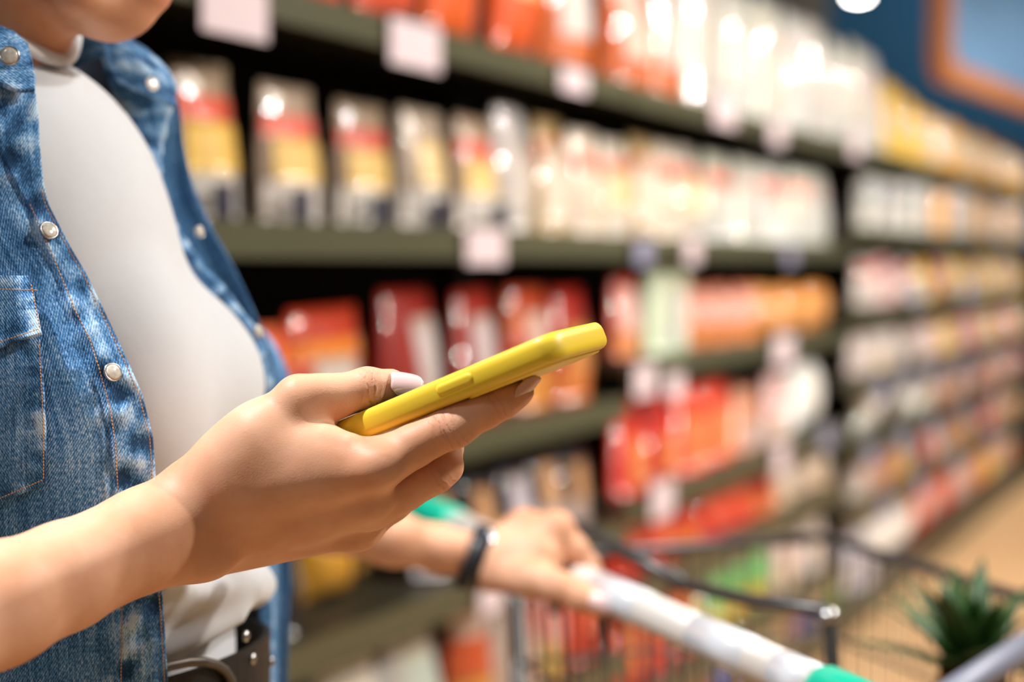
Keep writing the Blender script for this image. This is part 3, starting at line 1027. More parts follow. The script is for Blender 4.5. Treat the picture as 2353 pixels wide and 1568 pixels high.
# third and farthest bays
FAR = [
    (1.66, 2140, 2365, .25, .29, 'pouch', 'bag', 'top shelf below blue board', [((238, 186, 70), None, (240, 226, 212), None, (-.7, .7, .15, .75)), ((236, 224, 206), (236, 180, 60), None, (240, 170, 60)), ((240, 176, 84), None, (242, 222, 190), None)]),
    (1.39, 2005, 2120, .24, .21, 'carton', 'box with a blue or grey top', 'second shelf below blue board', [((232, 228, 218), (150, 186, 216), None, None), ((228, 222, 214), (150, 146, 164), None, None)]),
    (1.39, 2120, 2365, .25, .22, 'carton', 'box', 'second shelf below blue board', [((230, 222, 212), None, (222, 206, 190), None), ((240, 170, 66), None, (244, 190, 110), None), ((226, 214, 206), (206, 200, 214), None, None)]),
    (1.12, 2000, 2130, .22, .20, 'pouch', 'bag with a red top', 'third shelf below blue board', [((228, 214, 204), (226, 100, 84), None, None), ((226, 190, 186), (190, 40, 50), (236, 206, 204), None), ((232, 196, 190), (180, 30, 44), None, None)]),
    (1.12, 2130, 2365, .22, .20, 'pouch', 'bag', 'third shelf below blue board', [((226, 190, 60), None, (232, 214, 150), None), ((150, 70, 56), (96, 50, 46), (200, 92, 64), None), ((222, 206, 196), None, (232, 222, 216), None)]),
    (.88, 1985, 2150, .22, .175, 'pouch', 'bag', 'middle shelf below blue board', [((228, 208, 200), None, (236, 226, 222), None), ((232, 222, 212), None, (236, 216, 206), (226, 196, 150)), ((226, 214, 206), None, None, None), ((90, 74, 66), None, (200, 180, 170), None)]),
    (.88, 2150, 2365, .22, .175, 'pouch', 'bag', 'middle shelf below blue board', [((232, 190, 186), None, (238, 216, 214), None), ((230, 180, 74), (214, 160, 40), (238, 214, 160), None), ((222, 196, 160), None, (230, 214, 196), None), ((200, 70, 64), None, (240, 200, 196), None)]),
    (.66, 2000, 2160, .24, .165, 'pillow', 'plump bag', 'low shelf below blue board', [((250, 247, 234), None, None, None), ((96, 84, 72), None, None, None), ((246, 240, 226), None, (250, 246, 236), None)]),
    (.66, 2160, 2365, .22, .165, 'pouch', 'bag', 'low shelf below blue board', [((176, 130, 96), None, (206, 170, 140), None), ((196, 110, 90), None, (222, 180, 170), None), ((206, 160, 120), None, (222, 200, 190), None), ((60, 56, 66), None, (150, 150, 170), None), ((224, 110, 80), None, (236, 200, 190), None)]),
    (.44, 1990, 2365, .20, .165, 'pouch', 'bag', 'lowest shelf below blue board', [((224, 206, 190), None, (230, 214, 210), None), ((214, 160, 130), None, (228, 180, 150), None), ((206, 140, 100), (190, 90, 70), None, None), ((224, 170, 90), None, (232, 200, 150), None), ((64, 58, 70), None, (170, 160, 170), None), ((226, 96, 66), None, None, None)]),
]
for z, x0, x1, w, h, kind, desc, where, cols in FAR:
    run(x0, x1, z, U0, desc, where, 'grocery_pack', 'pack', kind, w, h, .10, cols, share=True)

# ------------------------------------------------------------------ shopping cart
M_HANDLE = mat('white_plastic', lin(206, 196, 186), 0.35, noise=0.02, coat=0.3)
M_GREEN = mat('green_plastic', lin(0, 176, 142), 0.35, coat=0.3)
M_WIRE = mat('dark_wire', (0.075, 0.068, 0.064), 0.35, 0.5)
M_TUBE = mat('grey_tube', lin(120, 122, 136), 0.45, 0.1)
M_LEAF = mat('pineapple_leaf', lin(44, 76, 28), 0.5, noise=0.35, nscale=25)
M_RIND = mat('pineapple_rind', lin(120, 84, 34), 0.6, noise=0.4, nscale=60)

HZ, RZ, BZ = 1.0, 0.95, 0.60
ha, hb = G(900, 1138, HZ), G(1990, 1632, HZ)
hb = G(2010, 1641, HZ)
FF, FN = G(1900, 1236, RZ), G(2470, 1412, RZ)
BN, BF = G(2075, 1668, RZ), G(1180, 1284, RZ)
cart = empty('shopping_cart', (np.array([*(FF + FN + BN + BF)[:2], 0]) / 4) * np.array([1, 1, 0]), 'wire shopping cart with a white handle and green handle ends', 'cart')
hd = (hb - ha) / np.linalg.norm(hb - ha)
HL = np.linalg.norm(hb - ha)
f = Fb().tube([ha, (ha + hb) / 2, hb], .0150, 20)
hnd = f.build('handle', M_HANDLE, cart)
hnd['label'] = 'white plastic push handle'
for q0, q1 in ((ha - hd * .02, G(1052, 1207, HZ)), (G(1885, 1584, HZ), hb + hd * .02)):
    o = Fb().tube([q0, q0 * .9 + q1 * .1, q0 * .1 + q1 * .9, q1], [.0150, .0178, .0178, .0168], 20).build('handle_end', M_GREEN, hnd)
    o['label'] = 'green plastic handle end'
# printed sleeve panels on the handle
for x0, x1 in ((1380, 1490), (1610, 1740), (1800, 1880)):
    q0, q1 = G(x0, 1368 + .4525 * (x0 - 1408), HZ), G(x1, 1368 + .4525 * (x1 - 1408), HZ)
    Fb().tube([q0, q1], .01535, 20).build('handle_sleeve', mat('sleeve_white', lin(206, 206, 208), 0.3, coat=.5), hnd)


def shrink(P, k, z):
    c = (FF + FN + BN + BF) / 4
    q = c + (P - c) * k
    q[2] = z
    return q


bot = [shrink(P, .92, BZ) for P in (BF, FF, FN, BN)]
top = [BF, FF, FN, BN]
Fb().tube([BF, BF * .02 + FF * .98, FF * .98 + FN * .02, FN * .98 + FF * .02, FN], .0065, 10).build('basket_rim', M_WIRE, cart)
o = Fb().tube([FN, BN], .0115, 12).build('side_tube', M_TUBE, cart)
# brackets from the rim to the handle
Fb().tube([BF, (BF + ha) / 2 + np.array([0, 0, .012]), ha + hd * .03], .011, 10).build('handle_bracket', M_GREEN, cart)
Fb().tube([BN, (BN + hb) / 2 + np.array([0, 0, .012]), hb - hd * .02], .011, 10).build('handle_bracket', M_GREEN, cart)
# basket wires
f = Fb()
for a in range(4):
    P0, P1, Q0, Q1 = top[a], top[(a + 1) % 4], bot[a], bot[(a + 1) % 4]
    n = int(np.linalg.norm(P1 - P0) / .026)
    for i in range(n + 1):
        s = i / n
        f.tube([P0 * (1 - s) + P1 * s, Q0 * (1 - s) + Q1 * s], .0016, 5, cap=False)
    for k in (.33, .66, 1.0):
        f.tube([P0 * (1 - k) + Q0 * k, P1 * (1 - k) + Q1 * k], .0026, 6, cap=False)
for i in range(1, 18):
    s = i / 18
    f.tube([bot[0] * (1 - s) + bot[3] * s, bot[1] * (1 - s) + bot[2] * s], .0018, 5, cap=False)
o = f.build('basket_wires', M_WIRE, cart)
o['kind'] = 'stuff'
# folding seat flap at the back of the basket
s0, s1, s2, s3 = W(1325, 1205, 1.46), W(1568, 1342, 1.30), W(1905, 1402, 1.16), W(1916, 1570, 1.15)
f = Fb().tube([s0 + np.array([-.02, .04, -.10]), s0, s0 * .5 + s1 * .5, s1], .0075, 10)
f.build('seat_flap_frame', M_WIRE, cart)
f = Fb().tube([s1, s1 * .5 + s2 * .5 + np.array([0, 0, -.004]), s2 + np.array([-.006, 0, 0]), s2 + np.array([.001, 0, -.006]), s3, s3 + np.array([0, 0, -.14])], .0062, 10)
f.build('seat_flap_rod', M_WIRE, cart)
Fb().lathe(s2 + np.array([0, 0, -.006]), (0, 0, 1), [(.004, -.006), (.0085, -.003), (.0095, .001), (.0085, .005), (.004, .008)], 14).build('rod_cap', M_STEEL, cart)
f = Fb()
f.hexa([BF * .80 + BN * .20 + np.array([0, 0, -.30]), BF * .28 + BN * .72 + np.array([0, 0, -.30]), BF * .28 + BN * .72 + np.array([.03, .05, -.30]), BF * .80 + BN * .20 + np.array([.03, .05, -.30]),
        BF * .80 + BN * .20 + np.array([0, 0, -.165]), BF * .28 + BN * .72 + np.array([0, 0, -.165]), BF * .28 + BN * .72 + np.array([.03, .05, -.165]), BF * .80 + BN * .20 + np.array([.03, .05, -.165])])
f.build('seat_panel', M_BLACK_RUBBER, cart, smooth=False)
# undercarriage
mid = [shrink(P, .88, .16) for P in (BF, FF, FN, BN)]
for a, b in ((0, 1), (3, 2)):
    Fb().tube([top[a] + np.array([0, 0, -.02]), bot[a] * .5 + mid[a] * .5, mid[a], mid[b], bot[b]], .010, 10).build('frame_tube', M_WIRE, cart)
for P in mid:
    w = Fb().lathe(np.array([P[0] - .015, P[1], .055]), (1, 0, 0), [(.02, -.004), (.055, 0), (.055, .028), (.02, .032)], 20).build('wheel', M_BLACK_RUBBER, cart)
    Fb().tube([np.array([P[0], P[1], .055]), np.array([P[0], P[1], .16])], .010, 8).build('caster_fork', M_TUBE, w)

# pineapple in the cart
pc = W(2230, 1590, 1.300)
pine = empty('pineapple', np.array([pc[0], pc[1], BZ + .003]), 'pineapple with a spiky green crown standing in the cart', 'pineapple')
zt = pc[2] + .03
h_ = zt - BZ - .006
n_, m_ = 26, 22
V_ = []
for i in range(n_):
    v = i / (n_ - 1)
    r = .050 * max(.05, math.sin(math.pi * min(1, .06 + v * .90)) ** .45)
    for j in range(m_):
        a = 2 * math.pi * (j + .5 * (i % 2)) / m_
        rr = r + (.0035 if (i + j) % 2 else -.001)
        V_.append((pc[0] + rr * math.cos(a), pc[1] + rr * math.sin(a), BZ + .006 + h_ * v))
Fc = [(i * m_ + j, i * m_ + (j + 1) % m_, (i + 1) * m_ + (j + 1) % m_, (i + 1) * m_ + j) for i in range(n_ - 1) for j in range(m_)] + [tuple(range(m_ - 1, -1, -1)), tuple((n_ - 1) * m_ + j for j in range(m_))]
mesh_obj('fruit', np.array(V_), Fc, M_RIND, pine)
top_c = np.array([pc[0], pc[1], zt - .008])
for k in range(24):
    a = k * 2.399 + .4
    lv_ = k / 23
    L = (.045 + .062 * math.sin(math.pi * min(1, .25 + lv_ * .75))) * random.uniform(.85, 1.15)
    el = math.radians(18 + 58 * lv_) + random.uniform(-.12, .12)
    d0 = np.array([math.cos(a) * math.cos(el), math.sin(a) * math.cos(el), math.sin(el)])
    sd = np.array([-math.sin(a), math.cos(a), 0])
    nn = np.cross(d0, sd)
    V_ = []
    for i in range(7):
        s = i / 6
        p = top_c + np.array([math.cos(a), math.sin(a), 0]) * .014 * (1 - lv_) + np.array([0, 0, .03 * lv_]) + d0 * L * s + np.array([0, 0, -.020 * s * s * (1 - .6 * lv_)])
        wd = .0165 * (1 - s ** 1.6) + .0004
        for q, hh in ((-1, .003), (0, -.0015), (1, .003)):
            V_.append(p + sd * wd * q - nn * hh * (1 if q else -1) * (1 - s))
    base = np.array(V_)
    Vb = base + nn * -.0012
    Fc = grid_faces(7, 3)
    Fc = Fc + [tuple(i + 21 for i in q[::-1]) for q in Fc] + [(0, 21, 22, 1), (1, 22, 23, 2)] + [(i * 3, (i + 1) * 3, (i + 1) * 3 + 21, i * 3 + 21) for i in range(6)] + [(i * 3 + 2, i * 3 + 23, (i + 1) * 3 + 23, (i + 1) * 3 + 2) for i in range(6)]
    mesh_obj('leaf', np.concatenate([base, Vb]), Fc, M_LEAF, pine)

# ------------------------------------------------------------------ the shopper
person = empty('person', c2w(np.array([-0.30, 0, 0.90])) * np.array([1, 1, 0]),
               'person in open denim shirt over white t-shirt, holding a yellow phone and a cart handle', 'person')


def px(r, d):
    return r / F * d


def nodep(x, y, d, r):
    return (C(x, y, d), px(r, d))


# --- right hand and forearm
hand = SDF(0.0009)
FA = [nodep(-420, 1590, .60, 150), nodep(-180, 1474, .635, 143), nodep(0, 1388, .668, 132), nodep(150, 1324, .695, 115), nodep(270, 1269, .717, 103), nodep(350, 1232, .731, 108), nodep(440, 1196, .744, 116)]
hand.chain(FA, k=0.012)
# metacarpal block
hand.cone(C(450, 1165, .742), C(868, 1066, .728), px(92, .742), px(62, .728), 0.010)
hand.cone(C(450, 1205, .752), C(850, 1150, .752), px(100, .752), px(64, .752), 0.010)
hand.cone(C(465, 1240, .765), C(826, 1198, .772), px(84, .765), px(58, .772), 0.010)
hand.cone(C(480, 1252, .775), C(806, 1216, .790), px(66, .775), px(46, .790), 0.010)
hand.cone(C(700, 1150, .752), C(760, 1100, .745), px(75, .752), px(60, .745), 0.012)
# thumb ray and web
hand.cone(C(470, 1130, .745), C(600, 1000, .736), px(86, .745), px(72, .736), 0.010)
hand.cone(C(600, 1000, .736), C(685, 936, .738), px(72, .736), px(61, .738), 0.010)
hand.cone(C(610, 1060, .742), C(742, 1040, .732), px(78, .742), px(48, .732), 0.012)
hand.cone(C(740, 1040, .730), C(822, 1040, .722), px(44, .730), px(30, .722), 0.008)
hand.cone(C(760, 1010, .727), C(805, 1015, .722), px(25, .727), px(18, .722), 0.004)
# thumb: slightly waisted phalanges, pad flattened on the glass
hand.chain([nodep(685, 936, .738, 61), nodep(770, 912, .742, 50), nodep(845, 893, .746, 48), nodep(898, 890, .751, 39), nodep(926, 894, .755, 29)], k=0.003)
hand.cone(C(690, 905, .735), C(720, 900, .735), px(34, .735), px(28, .735), 0.012)
# index finger along the back of the phone
IDX = [nodep(868, 1068, .728, 62), nodep(950, 1026, .725, 50), nodep(1030, 984, .723, 49), nodep(1062, 968, .722, 47), nodep(1112, 945, .720, 42), nodep(1160, 922, .719, 39), nodep(1190, 906, .719, 31), nodep(1202, 900, .719, 25)]
hand.chain(IDX, k=0.0022)
hand.ell(C(880, 1076, .7125), [px(42, .72), px(36, .72), px(27, .72)], 0.010)
hand.ell(C(866, 1150, .736), [px(40, .74), px(32, .74), px(26, .74)], 0.010)
hand.ell(C(1052, 992, .7185), [px(22, .71), px(26, .71), px(22, .71)], 0.008)
# middle finger, bent up behind the phone
hand.chain([nodep(850, 1162, .752, 60), nodep(930, 1128, .746, 47), nodep(1000, 1088, .742, 46), nodep(1020, 1072, .745, 44), nodep(1026, 1030, .768, 38), nodep(1000, 985, .792, 32)], k=0.0022)
# ring and little finger behind it
hand.chain([nodep(826, 1198, .772, 56), nodep(900, 1155, .774, 44), nodep(962, 1108, .778, 42), nodep(975, 1060, .800, 36), nodep(945, 1015, .818, 30)], k=0.0025)
hand.chain([nodep(806, 1216, .790, 46), nodep(862, 1180, .797, 38), nodep(905, 1140, .802, 36), nodep(915, 1095, .820, 30), nodep(890, 1050, .832, 26)], k=0.0025)
# wrist bones
hand.ell(C(470, 1292, .735), [px(52, .74), px(36, .74), px(30, .74)], 0.016)
hand.ell(C(818, 1222, .768), [px(40, .77), px(38, .77), px(30, .77)], 0.010)
# tendons on the back of the hand
hand.cone(C(560, 1142, .730), C(850, 1080, .719), px(14, .72), px(20, .71), 0.016)
hand.cone(C(545, 1070, .737), C(700, 1050, .734), px(78, .742), px(60, .738), 0.018)
hand.cone(C(560, 1192, .737), C(840, 1158, .739), px(14, .72), px(16, .73), 0.016)
# hollow between thumb and index tendons, hollow behind the thumb
# crease under the thumb
hand.cone(C(700, 985, .695), C(745, 972, .705), px(5, .7), px(9, .7), 0.006, op=-1)
hv, hq = hand.mesh(lo=np.array([-0.36, -0.5, 0.5]))
hv = relax(hv, hq, 2, 0.5)


def crease_field(V, joints):
    """(centre, along-axis, half width, strength) -> position along the finger and mask"""
    s_out = np.zeros(len(V))
    m_out = np.zeros(len(V))
    red = np.zeros(len(V))
    for c, ax, w, st, rad in joints:
        ax = ax / np.linalg.norm(ax)
        d = V - c
        s = d @ ax
        r = np.linalg.norm(d - s[:, None] * ax, axis=1)
        mk = np.exp(-(s / w) ** 2) * np.clip((rad * 1.7 - r) / (rad * 0.4), 0, 1) * (np.abs(s) < 3 * w)
        b = mk * st > m_out
        s_out[b] = s[b]
        m_out = np.maximum(m_out, mk * st)
        red = np.maximum(red, mk * 0.18)
    return s_out, m_out, red


J = [(C(1040, 980, .722), C(1112, 944, .711) - C(950, 1026, .722), .0064, 1.0, px(50, .715)),
     (C(1148, 926, .719), C(1196, 900, .708) - C(1112, 944, .711), .0036, 0.7, px(42, .71)),
     (C(848, 893, .746), C(938, 890, .754) - C(770, 912, .742), .0050, 0.9, px(50, .746)),
     (C(1016, 1078, .743), C(1000, 1088, .742) - C(930, 1128, .746), .0055, 0.7, px(46, .743))]
cs_, cm_, cr_ = crease_field(hv, J)

# --- left arm and fist on the cart handle
HD = 1.255


def H2(x, y, dd, r):
    return (C(x, y, HD + dd), px(r, HD))


lh = SDF(0.0018)
LSH = np.array([-0.315, 0.135, 1.05])
LEL = C(600, 1150, 1.16)
lh.chain([(LSH, .046), (LEL, .038), (C(760, 1203, 1.195), px(64, 1.195)), H2(900, 1238, -.03, 58), H2(1010, 1262, -.01, 50), H2(1075, 1276, .0, 46), H2(1120, 1290, 0, 48)], k=0.012)
# back of the hand
lh.cone(H2(1120, 1288, .0, 0)[0], H2(1200, 1218, .02, 0)[0], px(50, HD), px(44, HD), 0.012)
lh.cone(H2(1120, 1280, .0, 0)[0], H2(1276, 1222, .0, 0)[0], px(52, HD), px(42, HD), 0.012)
lh.cone(H2(1120, 1300, -.005, 0)[0], H2(1240, 1280, -.012, 0)[0], px(48, HD), px(56, HD), 0.012)
lh.ell(H2(1205, 1205, .01, 0)[0], [px(36, HD), px(36, HD), px(34, HD)], 0.010)
lh.ell(H2(1280, 1210, -.005, 0)[0], [px(36, HD), px(34, HD), px(34, HD)], 0.010)
# index finger over the handle and down
lh.chain([H2(1280, 1215, -.004, 36), H2(1322, 1262, -.006, 31), H2(1352, 1300, -.004, 27), H2(1372, 1340, .014, 24), H2(1362, 1384, .026, 21)], k=0.003)
# middle, ring, little finger wrap the far side
lh.chain([H2(1248, 1208, .020, 34), H2(1300, 1250, .035, 29), H2(1330, 1300, .042, 26), H2(1330, 1350, .040, 23), H2(1300, 1375, .028, 20)], k=0.003)
lh.chain([H2(1212, 1208, .030, 33), H2(1255, 1242, .052, 28), H2(1285, 1290, .060, 25), H2(1280, 1335, .055, 22), H2(1255, 1352, .040, 19)], k=0.003)
lh.chain([H2(1180, 1225, .040, 28), H2(1215, 1245, .064, 24), H2(1238, 1280, .072, 21), H2(1232, 1318, .066, 19), H2(1215, 1330, .05, 16)], k=0.003)
# thumb lies along the handle on the near side
lh.chain([H2(1135, 1322, -.012, 38), H2(1215, 1328, -.030, 42), H2(1290, 1348, -.050, 34), H2(1340, 1374, -.062, 29), H2(1380, 1392, -.068, 24)], k=0.008)
# hollow between thumb and index
lh.ell(H2(1315, 1288, -.045, 0)[0], [px(34, HD), px(16, HD), px(30, HD)], 0.010, op=-1)
lv, lq = lh.mesh()
lv = relax(lv, lq, 2, 0.5)

# --- head, neck, trunk, upper right arm
bd = SDF(0.0042)
# neck and trunk
bd.cone([-0.335, 0.17, 0.885], [-0.310, 0.26, 0.875], .054, .050, 0.02)
bd.cone([-0.352, 0.122, 0.770], [-0.345, 0.125, 1.03], .036, .040, 0.03)
bd.ell([-0.310, 0.0, 0.915], [.078, .16, .085], 0.03)
bd.ell([-0.300, -0.20, 0.915], [.075, .12, .085], 0.03)
bd.cone([-0.375, 0.13, 0.735], [-0.41, 0.0, 0.655], .044, .041, 0.02)
bd.cone([-0.41, 0.0, 0.655], FA[0][0] + np.array([-0.05, -0.0, -.03]), .041, .034, 0.02)
bd.cone(FA[0][0] + np.array([-0.05, -0.0, -.03]), FA[0][0], .034, FA[0][1] * .98, 0.01)
# skull, face and jaw (looking down at the phone)
bd.ell([-0.325, 0.335, 0.875], [.098, .092, .074], 0.02)
bd.ell([-0.288, 0.285, 0.875], [.066, .086, .062], 0.02)
bd.cone(C(170, -35, .838), C(258, 18, .868), .018, .016, 0.015)
bd.cone(C(150, -50, .925), C(258, 18, .880), .018, .016, 0.015)
bd.ell(C(288, 26, .873), [.0140, .0125, .018], 0.012)
bd.cone(C(235, -30, .873), C(296, -40, .873), .028, .022, 0.015)
bd.ell(C(352, -14, .873), [.010, .0075, .020], 0.008)
bd.ell(C(362, -58, .873), [.012, .009, .022], 0.008)
# brow, nose, cheeks
bd.cone([-0.236, 0.346, 0.845], [-0.236, 0.346, 0.905], .014, .014, 0.02)
bd.cone([-0.226, 0.325, 0.875], [-0.201, 0.264, 0.875], .008, .0112, 0.010)
bd.ell([-0.216, 0.260, 0.863], [.010, .008, .008], 0.006)
bd.ell([-0.216, 0.260, 0.887], [.010, .008, .008], 0.006)
bd.ell([-0.240, 0.240, 0.875], [.020, .020, .026], 0.02)
bd.ell([-0.252, 0.284, 0.844], [.024, .030, .022], 0.03)
bd.ell([-0.252, 0.284, 0.906], [.024, .030, .022], 0.03)
bd.ell([-0.216, 0.321, 0.842], [.012, .010, .014], 0.010, op=-1)
bd.ell([-0.216, 0.321, 0.908], [.012, .010, .014], 0.010, op=-1)
# ears
for zz in (0.800, 0.950):
    bd.ell([-0.335, 0.315, zz], [.018, .030, .008], 0.006)
bv, bq = bd.mesh(lo=np.array([-0.6, -0.33, 0.4]))

V = np.concatenate([hv, lv, bv])
Q = np.concatenate([hq, lq + len(hv), bq + len(hv) + len(lv)])
zeros = np.zeros(len(lv) + len(bv))
red_b = np.zeros(len(bv))
lipd = np.linalg.norm((bv - C(366, -12, .873)) / np.array([.015, .0085, .022]), axis=1)
red_b = np.clip(1.25 - lipd, 0, 1)
chind = np.linalg.norm((bv - C(300, 60, .873)) / np.array([.03, .03, .03]), axis=1)
red_b = np.maximum(red_b, 0.12 * np.clip(1.2 - chind, 0, 1))
red_l = np.zeros(len(lv))
for q in (H2(1205, 1190, 0, 0)[0], H2(1280, 1192, 0, 0)[0], H2(1350, 1300, 0, 0)[0]):
    red_l = np.maximum(red_l, 0.35 * np.exp(-(np.linalg.norm(lv - q, axis=1) / .014) ** 2))
body = mesh_obj('body', c2w(V), Q, M_SKIN, person,
                attrs={'crease_s': np.concatenate([cs_, zeros]), 'crease': np.concatenate([cm_, zeros]),
                       'red': np.concatenate([cr_, red_l, red_b])})


def nail(name, base, tip, normal, halfw, lift, mt, curve=0.9, n=14, m=12):
    """a curved almond nail plate from its cuticle to its free edge"""
    base, tip = np.asarray(base, float), np.asarray(tip, float)
    ax = tip - base
    L = np.linalg.norm(ax)
    ax = ax / L
    nn = np.asarray(normal, float)
    nn = nn - ax * (nn @ ax)
    nn /= np.linalg.norm(nn)
    la = np.cross(ax, nn)
    P = []
    for lay in (1, 0):
        for i in range(n):
            u = i / (n - 1)
            w = halfw * (min(1, math.sqrt(max(1e-4, 1 - ((0.34 - u) / 0.40) ** 2)) if u < 0.34 else 1)) * (1.0 if u < .55 else math.sqrt(max(0.0012, 1 - ((u - .55) / .452) ** 2)))
            for j in range(m):
                th = (j / (m - 1) * 2 - 1) * curve
                wr = w / math.sin(curve)
                R0 = halfw / math.sin(curve)
                h = R0 * math.cos(math.asin(min(1, abs(wr * math.sin(th)) / R0))) - R0
                P.append(base + ax * (u * L) + la * (wr * math.sin(th)) + nn * (h + lift * math.sin(u * 2.6 + .3) - (0.0009 if lay == 0 else 0)))
    f = grid_faces(n, m)
    Fc = [q for q in f] + [tuple(reversed([i + n * m for i in q])) for q in f]
    N = n * m
    for i in range(n - 1):
        for j in (0, m - 1):
            a, b = i * m + j, (i + 1) * m + j
            Fc.append((a, b, b + N, a + N) if j == 0 else (b, a, a + N, b + N))
    for j in range(m - 1):
        for i in (0, n - 1):
            a, b = i * m + j, i * m + j + 1
            Fc.append((b, a, a + N, b + N) if i == 0 else (a, b, b + N, a + N))
    return mesh_obj(name, c2w(np.array(P)), Fc, mt, person)


o = nail('thumbnail', C(899, 870, .7405), C(974, 882, .7465), np.array([0.08, 0.60, -0.80]), px(34, .745), .0012, M_NAIL, 1.05)
o['label'] = 'glossy pale pink thumbnail'
o = nail('fingernail', C(1188, 922, .7135), C(1243, 868, .7155), np.array([0.60, -0.58, -0.55]), px(25, .702), .0010, M_NAIL2, 1.0)
o['label'] = 'glossy nude index fingernail'
nail('fingernail', H2(1356, 1372, -.0835, 0)[0], H2(1408, 1396, -.0825, 0)[0], np.array([0.05, 0.5, -0.85]), px(19, HD), .001, M_NAIL, 1.0)

# eyes, hair
for zz in (0.843, 0.907):
    f = Fb().lathe(c2w(np.array([-0.2335, 0.320, zz])), (0, 0, 1), [(0.011 * math.sin(a), -0.011 * math.cos(a)) for a in np.linspace(0.05, 3.09, 9)], 12)
    e_ = f.build('eye', M_EYE, person)
    d_ = np.array([.86, -.48, -.15 if zz < .875 else .02])
    d_ = d_ / np.linalg.norm(d_)
    ec = np.array([-0.2335, 0.320, zz])
    Fb().lathe(c2w(ec), c2w(ec + d_) - c2w(ec), [(.0052, .0098), (.0046, .0108), (.002, .0114), (0, .0115)], 14).build('iris', mat('dark_iris', (0.03, 0.015, 0.008), 0.15, coat=.6), e_)
    for u_, amt in ((np.array([.62, .78, -.05]), 1.72), (np.array([.55, -.83, -.05]), 1.0)):
        Fb().lathe(c2w(ec), c2w(ec + u_) - c2w(ec), [(.0124 * math.sin(q), .0124 * math.cos(q)) for q in np.linspace(amt, .02, 9)] , 16).build('eyelid', M_SKIN, person)
hs = SDF(0.006)
hs.ell([-0.338, 0.352, 0.875], [.098, .092, .082], 0.02)
hs.ell([-0.40, 0.33, 0.875], [.05, .07, .062], 0.03)
hs.cone([-0.338, 0.34, 0.800], [-0.378, 0.195, 0.775], .045, .045, 0.02)  # near lock added out of view to cast shade on the collar
hs.cone([-0.345, 0.34, 0.935], [-0.405, 0.19, 0.96], .034, .036, 0.02)
hs.cone([-0.41, 0.32, 0.875], [-0.44, 0.19, 0.88], .05, .045, 0.03)
hs.ell([-0.225, 0.28, 0.875], [.060, .068, .080], 0.012, op=-1)
v_, q_ = hs.mesh()
v_ = v_ + vnormals(v_, q_) * (snoise(v_, 160)[:, None] * .002)
mesh_obj('hair', c2w(v_), q_, M_HAIR, person)['label'] = 'dark brown hair falling to the shoulders'

# --- t-shirt
ts = SDF(0.0034)
ts.cone([-0.352, 0.130, 0.765], [-0.338, 0.140, 1.03], .043, .047, 0.03)
ts.ell([-0.318, 0.085, 0.905], [.072, .095, .108], 0.03)
ts.ell([-0.305, 0.00, 0.908], [.098, .17, .106], 0.03)
ts.ell([-0.228, -0.035, 0.874], [.040, .064, .048], 0.04)
ts.ell([-0.217, -0.035, 0.952], [.044, .064, .054], 0.04)
ts.cone([-0.232, -0.030, 0.880], [-0.221, -0.030, 0.950], .040, .044, 0.03)
ts.ell([-0.285, -0.20, 0.910], [.100, .12, .106], 0.05)
# folds bloused over the belt
ts.cone(C(330, 1395, .815), C(560, 1345, .885), px(44, .82), px(40, .885), 0.022)
ts.cone(C(560, 1345, .885), C(596, 1340, .96), px(42, .885), px(40, .96), 0.02)
ts.cone(C(360, 1490, .83), C(545, 1418, .87), px(44, .83), px(24, .87), 0.014)
ts.cone(C(380, 1310, .80), C(500, 1300, .86), px(30, .8), px(30, .86), 0.03)
ts.ell(C(520, 1305, .835), [.02, .008, .02], 0.012, op=-1)
# sleeves under the shirt
ts.cone([-0.378, 0.122, 0.740], [-0.409, 0.01, 0.670], .046, .046, 0.02)
ts.cone([-0.335, 0.125, 1.035], [-0.290, 0.02, 1.085], .050, .047, 0.02)
# low end and neck opening
ts.cone([-0.332, 0.20, 0.885], [-0.300, 0.30, 0.875], .056, .075, 0.004, op=-1)
tv, tq = ts.mesh(lo=np.array([-0.6, -0.262, 0.4]))
tn = vnormals(tv, tq)
w_ = np.clip((0.10 - tv[:, 1]) / 0.2, 0.15, 1)
fold = snoise(tv * np.array([1, 2.2, 1]), 38, 2, 6) * .0034 + snoise(tv * np.array([1.0, 0.5, 1.6]), 60, 9, 6) * .0026
tv = tv + tn * (fold * w_)[:, None]
tv = relax(tv, tq, 2, .5)
tee = mesh_obj('t_shirt', c2w(tv), tq, M_COTTON, person)
tee['label'] = 'plain white t-shirt bloused over the belt'
nb = crom(np.array([C(-60, 40, .82), C(10, 84, .822), C(70, 112, .842), C(128, 138, .868), C(160, 132, .890), C(174, 84, .925), C(160, 40, .950)]), 40)
f = Fb()
f.tube(c2w(nb), 0.0042, 10)
f.build('neckband', M_COTTON, tee)

# --- trousers, belt, shoes (standing on the floor)
tr = SDF(0.0085)


def wc(x, y, z):
    return w2c(np.array([x, y, z]))


